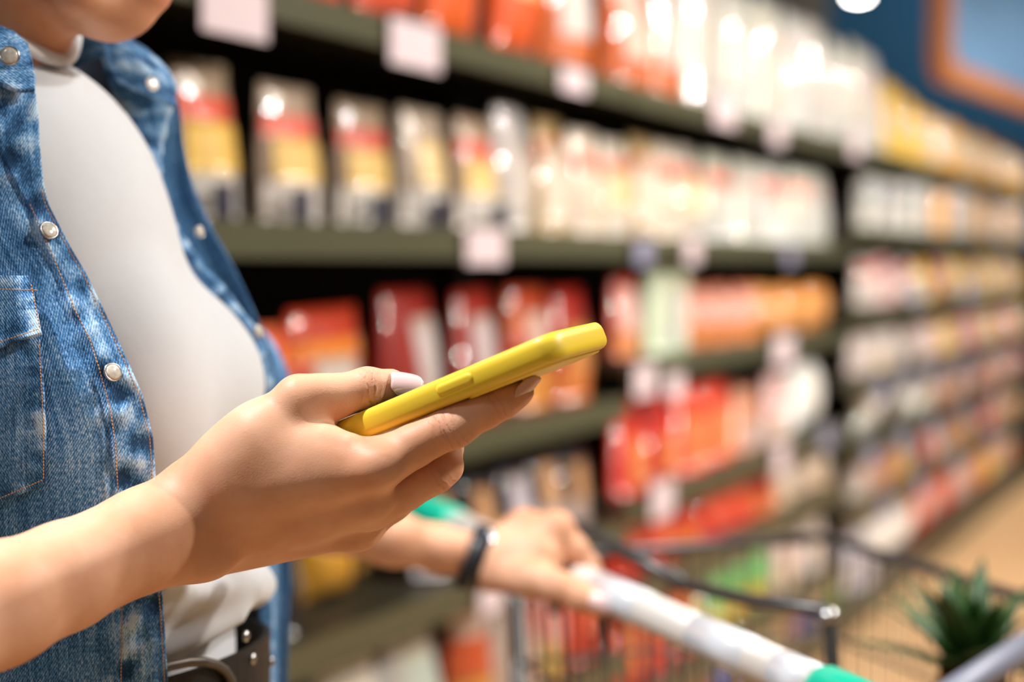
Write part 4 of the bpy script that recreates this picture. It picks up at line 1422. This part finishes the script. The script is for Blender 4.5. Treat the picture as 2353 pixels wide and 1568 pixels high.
hx, hy = -0.285, 0.885
tr.ell(wc(hx, hy, .98), [.112, .10, .132], 0.03)
tr.ell(wc(hx - .02, hy, .90), [.118, .11, .155], 0.04)
for sgn in (-1, 1):
    tr.cone(wc(hx - .01, hy + .085 * sgn, .85), wc(hx, hy + .095 * sgn, .50), .088, .058, 0.03)
    tr.cone(wc(hx, hy + .095 * sgn, .50), wc(hx - .03, hy + .10 * sgn, .11), .060, .043, 0.02)
v_, q_ = tr.mesh(hi=np.array([9, -0.205, 9]))
trs = mesh_obj('trousers', c2w(v_), q_, M_TROUSER, person)
for sgn in (-1, 1):
    s_ = SDF(0.006)
    y_ = hy + .10 * sgn
    s_.cone(wc(hx - .05, y_, .045), wc(hx + .13, y_, .033), .042, .034, 0.01)
    s_.cone(wc(hx - .03, y_, .06), wc(hx - .03, y_, .12), .044, .046, 0.02)
    v_, q_ = s_.mesh()
    vw = c2w(v_)
    vw[:, 2] = np.maximum(vw[:, 2], 0.0)
    mesh_obj('shoe', vw, q_, M_SHOE, person)


def belt_pt(a, h, r=0.0):
    """angle a around the waist (0 = front), h up"""
    c = np.array([-0.283, -0.224, 0.905])
    f_, l_ = np.array([.985, 0, -.17]), np.array([.17, 0, .985])
    return c + f_ * (math.cos(a) * (.122 + r)) + l_ * (math.sin(a) * (.137 + r)) + np.array([0, h + .016 * math.cos(a), 0])


P_, nA = [], 72
for i in range(nA):
    a = 2 * math.pi * i / nA
    for h, r in ((-.019, .0), (-.019, .004), (.019, .004), (.019, .0)):
        P_.append(belt_pt(a, h, r))
Fc = [(i * 4 + j, i * 4 + (j + 1) % 4, ((i + 1) % nA) * 4 + (j + 1) % 4, ((i + 1) % nA) * 4 + j) for i in range(nA) for j in range(4)]
belt = mesh_obj('belt', c2w(np.array(P_)), Fc, M_LEATHER, person, smooth=False)
belt['label'] = 'black leather belt with metal studs'
f = Fb()
f.tube(c2w(np.array([belt_pt(-.62 + .36 * math.cos(t), .027 * math.sin(t), .007) for t in np.linspace(0, 2 * math.pi, 25)[:-1]])), .003, 8, closed=True)
f.build('buckle', mat('dark_bronze', (0.12, 0.10, 0.08), 0.45, 0.6), belt)
f = Fb()
f.tube(c2w(np.array([belt_pt(-1.05, .026, .009), belt_pt(-1.02, 0, .011), belt_pt(-1.08, -.026, .009)])), .006, 8)
f.build('belt_loop', M_LEATHER, belt)
for a, h in [(-.05, .012), (-.02, -.008), (.02, -.026), (-.12, .028), (.3, .0), (.6, .0), (.9, 0)]:
    p, q = c2w(belt_pt(a, h, .004)), c2w(belt_pt(a, h, .02))
    Fb().lathe(p, q - p, [(.0038, 0), (.0034, .0014), (.002, .0024), (0, .0027)], 12).build('stud', M_STEEL, belt)

# --- wristband on the left wrist
f = Fb()
wa, wb = H2(1100, 1285, 0, 0)[0], H2(1075, 1276, 0, 0)[0]
ax = (wa - wb) / np.linalg.norm(wa - wb)
e1 = np.array([0, 1, 0]) - ax * ax[1]
e1 /= np.linalg.norm(e1)
e2 = np.cross(ax, e1)
cc = C(1093, 1284, HD)
NV = []
for i in range(40):
    a = 2 * math.pi * i / 40
    for h, r in ((-.0100, -.006), (-.0092, .0036), (.0092, .0036), (.0100, -.006)):
        NV.append(cc + ax * h + (e1 * math.cos(a) * 1.12 + e2 * math.sin(a)) * (px(60, HD) + r))
Fc = [(i * 4 + j, i * 4 + (j + 1) % 4, ((i + 1) % 40) * 4 + (j + 1) % 4, ((i + 1) % 40) * 4 + j) for i in range(40) for j in range(4)]
wbnd = mesh_obj('wristband', c2w(np.array(NV)), Fc, M_BLACK_RUBBER, person)
wbnd['label'] = 'black fitness wristband on the left wrist'
NV = []
for i in range(9):
    a = -.55 + 1.1 * i / 8 - .35
    for h in np.linspace(-.0085, .0085, 5):
        NV.append(cc + ax * h + (e1 * math.cos(a) * 1.12 - e2 * math.sin(-a)) * (px(60, HD) + .0050 - .0010 * (abs(h) > .008)))
mesh_obj('tracker_display', c2w(np.array(NV)), grid_faces(9, 5), M_BAND_METAL, wbnd)

# --- open denim shirt
EDGE = np.array([(40, 20), (62, 100), (80, 200), (88, 260), (93, 350), (100, 420), (112, 470), (158, 560), (200, 632), (253, 742), (297, 837), (328, 908), (352, 1007), (358, 1098), (366, 1200), (373, 1360), (380, 1460), (385, 1545), (390, 1640), (394, 1760)], float)
SEAM = np.array([(-30, 20), (-20, 200), (0, 350), (60, 470), (111, 584), (166, 718), (198, 781), (221, 853), (245, 940), (257, 1027), (263, 1149), (270, 1300), (271, 1397), (269, 1565), (269, 1760)], float)


def edge_x(y):
    return np.interp(y, EDGE[:, 1], EDGE[:, 0])


def seam_x(y):
    return np.interp(y, SEAM[:, 1], SEAM[:, 0])


def near_depth(x, y):
    """depth of the near front of the shirt; it rounds away behind the shopper's side"""
    s = np.maximum(edge_x(y) - x, 0)
    b = np.interp(y, [0, 120, 300, 600, 850, 1050, 1300, 1600, 1800], [.818, .806, .790, .784, .776, .777, .785, .792, .80])
    return b - .030 * (1 - np.exp(-s / 170.0)) + .05 * (np.maximum(0, s - 420) / 400.0) ** 2


def pucker(u, v, seed=0):
    """ripples across a stitched strip: u across (m), v along (m)"""
    P = np.stack([u * 0.42, v, np.full_like(u, seed * 1.7)], -1)
    r = snoise(P, 520, seed, 9) * 0.65 + snoise(P, 980, seed + 5, 8) * 0.38
    return r


ny_, nx_ = 430, 190
yy = np.linspace(118, 1760, ny_)
S = np.concatenate([np.linspace(0, 1, 120) ** 1.0 * 400, 400 + np.linspace(0, 1, nx_ - 119)[1:] * 560])
PX = edge_x(yy)[:, None] - S[None, :]
PY = np.repeat(yy[:, None], nx_, 1)
D = near_depth(PX, PY)
mpp = 0.78 / F
UVn = np.stack([S[None, :].repeat(ny_, 0) * mpp, PY * mpp], -1)
seamd = (PX - seam_x(PY)) * mpp                     # + inside the placket
edged = S[None, :].repeat(ny_, 0) * mpp
strip = np.clip((seamd + .001) / .002, 0, 1)
near_seam = np.exp(-(seamd / .010) ** 2) + np.exp(-(edged / .008) ** 2)
pk = pucker(UVn[..., 0], UVn[..., 1], 1)
amp = strip * (.75 + .5 * np.clip(near_seam, 0, 1)) + (1 - strip) * np.exp(-(seamd / .012) ** 2) * .55
ridge = np.clip(pk, -1, 1) * amp
broad = snoise(np.stack([PX * mpp, PY * mpp * .6, 0 * PX], -1), 45, 4, 7) * .0022
disp = ridge * .0018 + broad * (1 - strip * .5) + strip * .0016 - np.exp(-((seamd + .0022) / .0009) ** 2) * .0009
D = D - disp
Vn = C(0, 0, 1)[None, None] * 0 + np.stack([(PX - 1176.5) / F * D, (784 - PY) / F * D, D], -1)


def thick(name, Vg, nu, nv, t, mt, parent, uv, attrs, out=(.5, .2, -1), mt2=None):
    """a cloth sheet with real thickness; Vg (nu*nv,3) camera-frame points"""
    Vg = Vg.reshape(-1, 3)
    Fc = np.array(grid_faces(nu, nv))
    N = vnormals(Vg, Fc)
    if N.mean(0) @ np.asarray(out) < 0:
        flip = True
        N = -N
        Fc = Fc[:, ::-1]
    else:
        flip = False
    B = Vg - N * t
    n = len(Vg)
    Q = [tuple(q) for q in Fc] + [tuple(q[::-1] + n) for q in Fc]
    ring = [i * nv for i in range(nu)] + [(nu - 1) * nv + j for j in range(1, nv)] + [i * nv + nv - 1 for i in range(nu - 2, -1, -1)] + [j for j in range(nv - 2, 0, -1)]
    for a, b in zip(ring, ring[1:] + ring[:1]):
        q = (a, b, b + n, a + n)
        Q.append(q[::-1] if flip else q)
    o = mesh_obj(name, c2w(np.concatenate([Vg, B])), Q, mt, parent, uv=np.concatenate([uv.reshape(-1, 2)] * 2),
                 attrs={k: np.concatenate([a.ravel()] * 2) for k, a in attrs.items()})
    if mt2:
        o.data.materials.append(mt2)
        mi = np.zeros(len(o.data.polygons), dtype=np.int32)
        mi[len(Fc):2 * len(Fc)] = 1
        o.data.polygons.foreach_set('material_index', mi)
    return o


shirt = thick('denim_shirt', Vn, ny_, nx_, .0016, M_DENIM, person, UVn, {'ridge': ridge}, mt2=M_DENIM_IN)
shirt['label'] = 'faded blue denim shirt worn open'


def on_near(x, y, lift=.0):
    d = near_depth(np.asarray(x, float), np.asarray(y, float)) - .0012
    return C(x, y, d - lift) if np.isscalar(x) else np.stack([(np.asarray(x) - 1176.5) / F * (d - lift), (784 - np.asarray(y)) / F * (d - lift), d - lift], -1)


def stitches(name, path_fn, n, parent, lift=.0021, ln=.0017, r=.00032):
    """a run of thread stitches along a path (0..1 -> px)"""
    f = Fb()
    for i in range(n):
        a, b = path_fn(i / n), path_fn((i + .62) / n)
        A, B = on_near(*a, lift), on_near(*b, lift)
        f.tube(c2w(np.array([A, (A + B) / 2 + np.array([0, 0, -.0004]), B])), r, 5)
    o = f.build(name, M_THREAD, parent)
    o['kind'] = 'stuff'
    return o


stitches('stitching', lambda t: (float(seam_x(470 + t * 1200)) + 9, 470 + t * 1200), 150, shirt)
stitches('stitching', lambda t: (float(edge_x(440 + t * 1200)) - 8, 440 + t * 1200), 150, shirt)

# chest pocket and its flap
PR = np.array([(660, 86), (775, 92), (995, 105), (1108, 105)], float)
nu, nv = 60, 60
yy_ = np.linspace(0, 1, nu)[:, None]
xx_ = np.linspace(0, 1, nv)[None, :]
right = np.interp(680 + yy_ * 440, PR[:, 0], PR[:, 1])
X = -230 + (right + 230) * xx_
Yb = np.where(X > -60, 1112 + (105 - X) * .43, 1112 + 165 * .43 - (-60 - X) * .3)
Y = 680 + (Yb - 680) * yy_
u_, v_ = X * mpp, Y * mpp
ed = np.minimum((right - X) * mpp, (Yb - Y) * mpp)
rd = np.clip(pucker(u_, v_, 3), -1, 1) * np.exp(-(ed / .011) ** 2)
d_ = near_depth(X, Y) - .0038 - rd * .0008 - snoise(np.stack([u_, v_, 0 * u_], -1), 45, 4, 7) * .0022
pocket = thick('chest_pocket', np.stack([(X - 1176.5) / F * d_, (784 - Y) / F * d_, d_], -1), nu, nv, .0022, M_DENIM, shirt, np.stack([u_ + .3, v_ * np.ones_like(u_)], -1), {'ridge': rd})
FR = np.array([(632, 66), (680, 80), (765, 96)], float)
right = np.interp(632 + yy_ * 133, FR[:, 0], FR[:, 1])
X = -230 + (right + 230) * xx_
Yt = 634 - (75 - X) * .01
Yb = np.where(X > -60, 765 + (96 - X) * .33, 765 + 156 * .33 - (-60 - X) * .33)
Y = Yt + (Yb - Yt) * yy_
u_, v_ = X * mpp, Y * mpp
ed = np.minimum(np.minimum((right - X) * mpp, (Yb - Y) * mpp), (Y - Yt) * mpp)
rd = np.clip(pucker(u_, v_, 6), -1, 1) * np.exp(-(ed / .010) ** 2)
d_ = near_depth(X, Y) - .0072 - rd * .0008 - .002 * yy_ - snoise(np.stack([u_, v_, 0 * u_], -1), 45, 4, 7) * .0022
flap = thick('pocket_flap', np.stack([(X - 1176.5) / F * d_, (784 - Y) / F * d_, d_], -1), nu, nv, .0030, M_DENIM, shirt, np.stack([u_ + .5, v_], -1), {'ridge': rd})
stitches('stitching', lambda t: (90 + 10 * min(1, t * 1.6), 785 + t * 318), 44, pocket, .0060)
stitches('stitching', lambda t: (97 - t * 150, 1104 + t * 150 * .43), 22, pocket, .0060)
stitches('stitching', lambda t: (84 - t * 150, 667 - t * 4), 20, flap, .0105)
stitches('stitching', lambda t: (72 + t * 20, 655 + t * 100), 14, flap, .0108)
stitches('stitching', lambda t: (88 - t * 150, 757 + t * 150 * .33), 20, flap, .0118)


def snap(p, nrm, r, parent=shirt):
    p, q = c2w(p), c2w(p + nrm)
    b = Fb().lathe(p, q - p, [(r * .9, 0), (r, .0006), (r, .0014), (r * .93, .0020), (r * .86, .0019), (r * .82, .0010)], 28).build('snap_button', M_CHROME, parent)
    Fb().lathe(p, q - p, [(r * .80, .0006), (r * .84, .0018), (r * .6, .0023), (r * .3, .0025), (0, .0026)], 28).build('pearl_cap', M_PEARL, b)
    return b


def near_normal(x, y):
    a, b = on_near(x + 8, y) - on_near(x - 8, y), on_near(x, y + 8) - on_near(x, y - 8)
    n = np.cross(a, b)
    n /= np.linalg.norm(n)
    return n if n[2] < 0 else -n


for bx, by in ((257, 857), (110, 532), (322, 1262), (330, 1660)):
    n_ = near_normal(bx, by) + np.array([.22, .12, 0])
    n_ /= np.linalg.norm(n_)
    snap(on_near(bx, by, .0018), n_, .0053)

# near collar leaf
CT = np.array([(-140, -20), (-60, 30), (0, 58), (32, 72), (64, 100)], float)
CB = np.array([(-140, 150), (-60, 168), (0, 188), (40, 205), (80, 206)], float)
n1, n2 = 40, 60
T_ = crom(CT, n2)
B_ = crom(CB, n2)
w_ = np.linspace(0, 1, n1)[:, None, None]
XY = T_[None] * (1 - w_) + B_[None] * w_
XY[..., 0] += (np.sin(np.linspace(0, 1, n1) * math.pi) * 4)[:, None]
u_, v_ = XY[..., 0] * mpp, XY[..., 1] * mpp
edd = np.minimum(np.minimum(np.linspace(0, 1, n1)[:, None] * .03, (1 - np.linspace(0, 1, n1)[:, None]) * .03), (np.arange(n2)[::-1][None] / n2) * .05)
rd = np.clip(pucker(u_, v_, 8), -1, 1) * (np.exp(-(edd / .006) ** 2) * .9 + .1)
d_ = near_depth(XY[..., 0], np.clip(XY[..., 1], 20, 400)) - .014 + .006 * (1 - w_[..., 0]) - rd * .0008
cl = thick('collar', np.stack([(XY[..., 0] - 1176.5) / F * d_, (784 - XY[..., 1]) / F * d_, d_], -1), n1, n2, .003, M_DENIM, shirt, np.stack([v_ + .7, u_], -1), {'ridge': rd}, mt2=M_DENIM_IN)
p_ = C(22, 130, float(near_depth(22.0, 130.0)) - .0165)
snap(p_, np.array([.25, .1, -.96]), .0056, cl)

# far front: its turned-back placket, then the panel that falls away behind it
E1 = [(172, 20, .925), (205, 90, .930), (238, 150, .935), (262, 235, .942), (292, 320, .950), (330, 430, .955), (392, 535, .955), (452, 605, .955), (503, 672, .957), (562, 748, .962), (598, 822, .965), (612, 900, .970), (616, 1050, .978), (606, 1290, .985), (598, 1440, .990), (598, 1600, .990), (596, 1740, .99)]
E2 = [(215, 20, .945), (255, 90, .945), (330, 150, .948), (392, 225, .955), (372, 330, .965), (370, 430, .972), (400, 520, .976), (446, 590, .980), (500, 655, .984), (552, 725, .988), (600, 800, .992), (616, 880, .997), (628, 1050, 1.00), (626, 1290, 1.01), (622, 1440, 1.01), (620, 1600, 1.01), (618, 1740, 1.01)]
E3 = [(250, 20, .965), (290, 84, .965), (360, 150, .985), (410, 235, 1.00), (424, 330, 1.01), (444, 420, 1.015), (486, 520, 1.02), (526, 590, 1.02), (560, 655, 1.025), (592, 725, 1.03), (620, 800, 1.03), (632, 880, 1.035), (648, 1050, 1.04), (668, 1290, 1.05), (664, 1440, 1.05), (658, 1600, 1.05), (654, 1740, 1.05)]
A1, A2, A3 = [np.array([C(*p) for p in E]) for E in (E1, E2, E3)]
nl = 220
c1, c2_, c3 = crom(A1, nl), crom(A2, nl), crom(A3, nl)
nw = 26
tt = np.linspace(0, 1, nw)[None, :, None]
G_ = c1[:, None] * (1 - tt) + c2_[:, None] * tt
vv = np.concatenate([[0], np.cumsum(np.linalg.norm(np.diff(c1, axis=0), axis=1))])
u_ = (tt[..., 0] * np.linalg.norm(c2_ - c1, axis=1)[:, None])
v_ = vv[:, None] + 0 * u_
rd = np.clip(pucker(u_, v_, 11), -1, 1) * .9 + .7 * (tt[..., 0] > .84)
bul = np.sin(tt[..., 0] * math.pi) * .005 + 0 * rd
G_ = G_ + np.stack([rd * .0014 + bul, 0 * bul, -bul * .6], -1)
thick('placket', G_, nl, nw, .003, M_DENIM, shirt, np.stack([u_, v_], -1), {'ridge': rd}, mt2=M_DENIM_IN)
# panel
rows = [c2_ + np.array([-.012, 0, .022]), c2_ * .5 + c3 * .5 + np.array([-.004, 0, .018]), c3, c3 + np.array([-.022, 0, .035]), c3 + np.array([-.07, 0, .05])]
nw = 44
R = np.stack([crom(np.array([r[i] for r in rows]), nw) for i in range(nl)])
u_ = np.concatenate([np.zeros((nl, 1)), np.cumsum(np.linalg.norm(np.diff(R, axis=1), axis=2), axis=1)], 1)
v_ = vv[:, None] + 0 * u_
bro = snoise(np.stack([u_, v_ * .4, 0 * u_], -1), 60, 7, 7)
rd = np.clip(bro, -1, 1) * .3
R = R + np.stack([bro * .003, 0 * bro, -bro * .002], -1)
thick('front_panel', R, nl, nw, .002, M_DENIM, shirt, np.stack([u_, v_], -1), {'ridge': rd}, mt2=M_DENIM_IN)
# far collar leaf
L0 = [C(176, 28, .930), C(205, 62, .930), C(228, 100, .928), C(243, 150, .926), (C(268, 196, .926))]
L1 = [C(250, 60, .945), C(285, 92, .940), C(310, 125, .935), C(322, 165, .930), C(325, 215, .928)]
L2 = [C(275, 84, .975), C(335, 118, .965), C(378, 160, .955), C(398, 205, .945), C(396, 246, .938)]
n1, n2 = 44, 40
G_ = loft([L0, L1, L2], n1, n2).reshape(n1, n2, 3)
u_ = np.linspace(0, .05, n1)[:, None] + np.zeros((1, n2))
v_ = np.linspace(0, .06, n2)[None] + np.zeros((n1, 1))
rd = np.clip(pucker(u_, v_, 14), -1, 1) * .8
G_ = G_ + np.stack([rd * .001 + .003, 0 * rd, -rd * .001 - .004], -1)
thick('collar', G_, n1, n2, .003, M_DENIM, shirt, np.stack([u_, v_], -1), {'ridge': rd}, mt2=M_DENIM_IN)
# collar stand round the neck
K0 = [C(-140, -20, .80), np.array([-.405, .215, .84]), np.array([-.415, .222, .90]), np.array([-.375, .215, .95]), C(176, 28, .930)]
K1 = [C(-140, 130, .785), np.array([-.425, .165, .82]), np.array([-.43, .17, .91]), np.array([-.385, .16, .99]), C(230, 130, .940)]
G_ = loft([K0, K1], 10, 60)
thick('collar_stand', G_, 10, 60, .003, M_DENIM, shirt, np.stack([np.repeat(np.linspace(0, .04, 10), 60), np.tile(np.linspace(0, .3, 60), 10)], -1), {'ridge': np.zeros(600)})
for p, n_, r in ((C(339, 200, .921), np.array([.75, .25, -.6]), .0050), (C(446, 536, .945), np.array([.85, .15, -.5]), .0042), (C(581, 764, .962), np.array([.85, .15, -.5]), .0046)):
    n_ = n_ / np.linalg.norm(n_)
    snap(p + n_ * .004, n_, r)
# back yoke and sleeves
sl = SDF(0.005)
sl.cone([-0.362, 0.132, 0.80], [-0.380, 0.128, 0.735], .054, .057, 0.02)
sl.cone([-0.338, 0.138, 0.792], [-0.362, 0.095, 0.764], .048, .050, 0.02)
sl.cone([-0.376, 0.105, 0.762], [-0.392, 0.045, 0.715], .056, .058, 0.03)
sl.cone([-0.380, 0.128, 0.735], [-0.415, 0.005, 0.650], .058, .053, 0.03)
sl.cone([-0.415, 0.005, 0.650], FA[0][0] + np.array([-0.075, 0.0, -.03]), .052, .046, 0.02)
v_, q_ = sl.mesh()
v_ = v_ + vnormals(v_, q_) * (snoise(v_, 90, 3, 7) * .0028)[:, None]
mesh_obj('sleeve', c2w(v_), q_, M_DENIM, shirt, uv=v_[:, :2], attrs={'ridge': snoise(v_, 90, 3, 7) * .4})
sl = SDF(0.004)
sl.cone([-0.318, 0.125, 1.060], [-0.235, -0.045, 1.13], .056, .054, 0.03)
sl.cone([-0.235, -0.045, 1.13], LEL + (LSH - LEL) * .08, .054, .050, 0.02)
v_, q_ = sl.mesh()
v_ = v_ + vnormals(v_, q_) * (snoise(v_, 90, 3, 7) * .0026)[:, None]
mesh_obj('sleeve', c2w(v_), q_, M_DENIM, shirt, uv=v_[:, :2], attrs={'ridge': snoise(v_, 90, 3, 7) * .4})
by0 = np.linspace(.15, -.30, 12)
rows = []
for y in by0:
    rows.append([np.array([-.385, y, .735]), np.array([-.425, y, .80]), np.array([-.435, y, .90]), np.array([-.415, y, 1.00]), np.array([-.345, y, 1.07])])
G_ = loft(rows, 40, 40)
bn = snoise(G_, 40, 5, 7) * .003
thick('shirt_back', G_ + np.stack([-bn, 0 * bn, 0 * bn], -1), 40, 40, .002, M_DENIM, shirt, G_[:, [2, 1]], {'ridge': bn * 60}, out=(-1, 0, 0))

# ------------------------------------------------------------------ the phone
pa = C(800, 992, .738)
pb = C(1262, 800, .685)
PL = (pb - pa) / np.linalg.norm(pb - pa)
pv = C(1095, 880, .715)
pv = pv / np.linalg.norm(pv)
Wd = pv - PL * (pv @ PL)
Wd /= np.linalg.norm(Wd)
Nn = np.cross(PL, Wd)
if Nn[1] < 0:
    Nn = -Nn
tilt = math.radians(-3.2)
Wd, Nn = Wd * math.cos(tilt) + Nn * math.sin(tilt) * -1, Nn * math.cos(tilt) + Wd * math.sin(tilt)
if (pv @ Nn) < 0:
    Wd, Nn = Wd * math.cos(2 * tilt) + Nn * math.sin(2 * tilt), Nn * math.cos(2 * tilt) - Wd * math.sin(2 * tilt)
PLEN, PWID, PTH = .143, .074, .0142
porg = pb + Wd * (PWID / 2) - PL * (PLEN / 2 - .004)


def pp(l, w, n):
    """phone frame: along, across (0 = middle), up"""
    return porg + PL * l + Wd * w + Nn * n


def rbox_rings(L, Wi, R, prof, n=10):
    """rounded-rectangle rings; prof = [(inset, height)]"""
    V = []
    for ins, h in prof:
        l, w, r = L / 2 - ins, Wi / 2 - ins, max(R - ins, .0008)
        for cx, cy, a0 in ((l - r, w - r, 0), (-l + r, w - r, 90), (-l + r, -w + r, 180), (l - r, -w + r, 270)):
            for k in range(n):
                a = math.radians(a0 + 90 * k / (n - 1))
                V.append((cx + r * math.cos(a), cy + r * math.sin(a), h))
    return np.array(V), 4 * n


def ring_mesh(V, m, cap0=True, cap1=True):
    k = len(V) // m
    Fc = [(i * m + j, i * m + (j + 1) % m, (i + 1) * m + (j + 1) % m, (i + 1) * m + j) for i in range(k - 1) for j in range(m)]
    if cap0:
        Fc.append(tuple(range(m - 1, -1, -1)))
    if cap1:
        Fc.append(tuple((k - 1) * m + j for j in range(m)))
    return Fc


def to_phone(V):
    return c2w(porg + V[:, :1] * PL + V[:, 1:2] * Wd + V[:, 2:3] * Nn)


phone = empty('smartphone', c2w(porg), 'smartphone in a yellow silicone case held in the right hand', 'phone')
h = PTH / 2
prof = [(.0046, -h), (.0030, -h + .0003), (.0014, -h + .0013), (.0004, -h + .0029), (0, -h + .0048), (0, h - .0048), (.0004, h - .0029), (.0013, h - .0012), (.0022, h - .0003), (.0030, h), (.0036, h - .0002), (.0038, h - .0012)]
Vp, m_ = rbox_rings(PLEN, PWID, .0125, prof)
mesh_obj('case', to_phone(Vp), ring_mesh(Vp, m_), M_YELLOW, phone)
Vp, m_ = rbox_rings(PLEN - .0074, PWID - .0074, .0095, [(0, h - .0030), (0, h - .0012), (.0006, h - .0007)])
o = mesh_obj('screen', to_phone(Vp), ring_mesh(Vp, m_), M_GLASS_BLACK, phone)
# side button bump, and the raised rim round the camera on the back
Vp, m_ = rbox_rings(.0215, .0050, .0024, [(-.0008, 0), (0, .0006), (.0006, .0010), (.0014, .0011)])
lx = (C(1058, 884, .714) - porg) @ PL
Vq = np.stack([Vp[:, 0] + lx, -PWID / 2 - Vp[:, 2] + .0003, Vp[:, 1] + .0012], -1)
mesh_obj('volume_button', to_phone(Vq), ring_mesh(Vq, m_), M_YELLOW, phone)
Vp, m_ = rbox_rings(.056, .066, .010, [(0, 0), (.0002, -.0018), (.0010, -.0026), (.0024, -.0028)])
Vq = np.stack([Vp[:, 0] + PLEN / 2 - .033, Vp[:, 1], Vp[:, 2] - h + .0016], -1)
mesh_obj('camera_surround', to_phone(Vq), [f[::-1] for f in ring_mesh(Vq, m_)], M_YELLOW, phone)
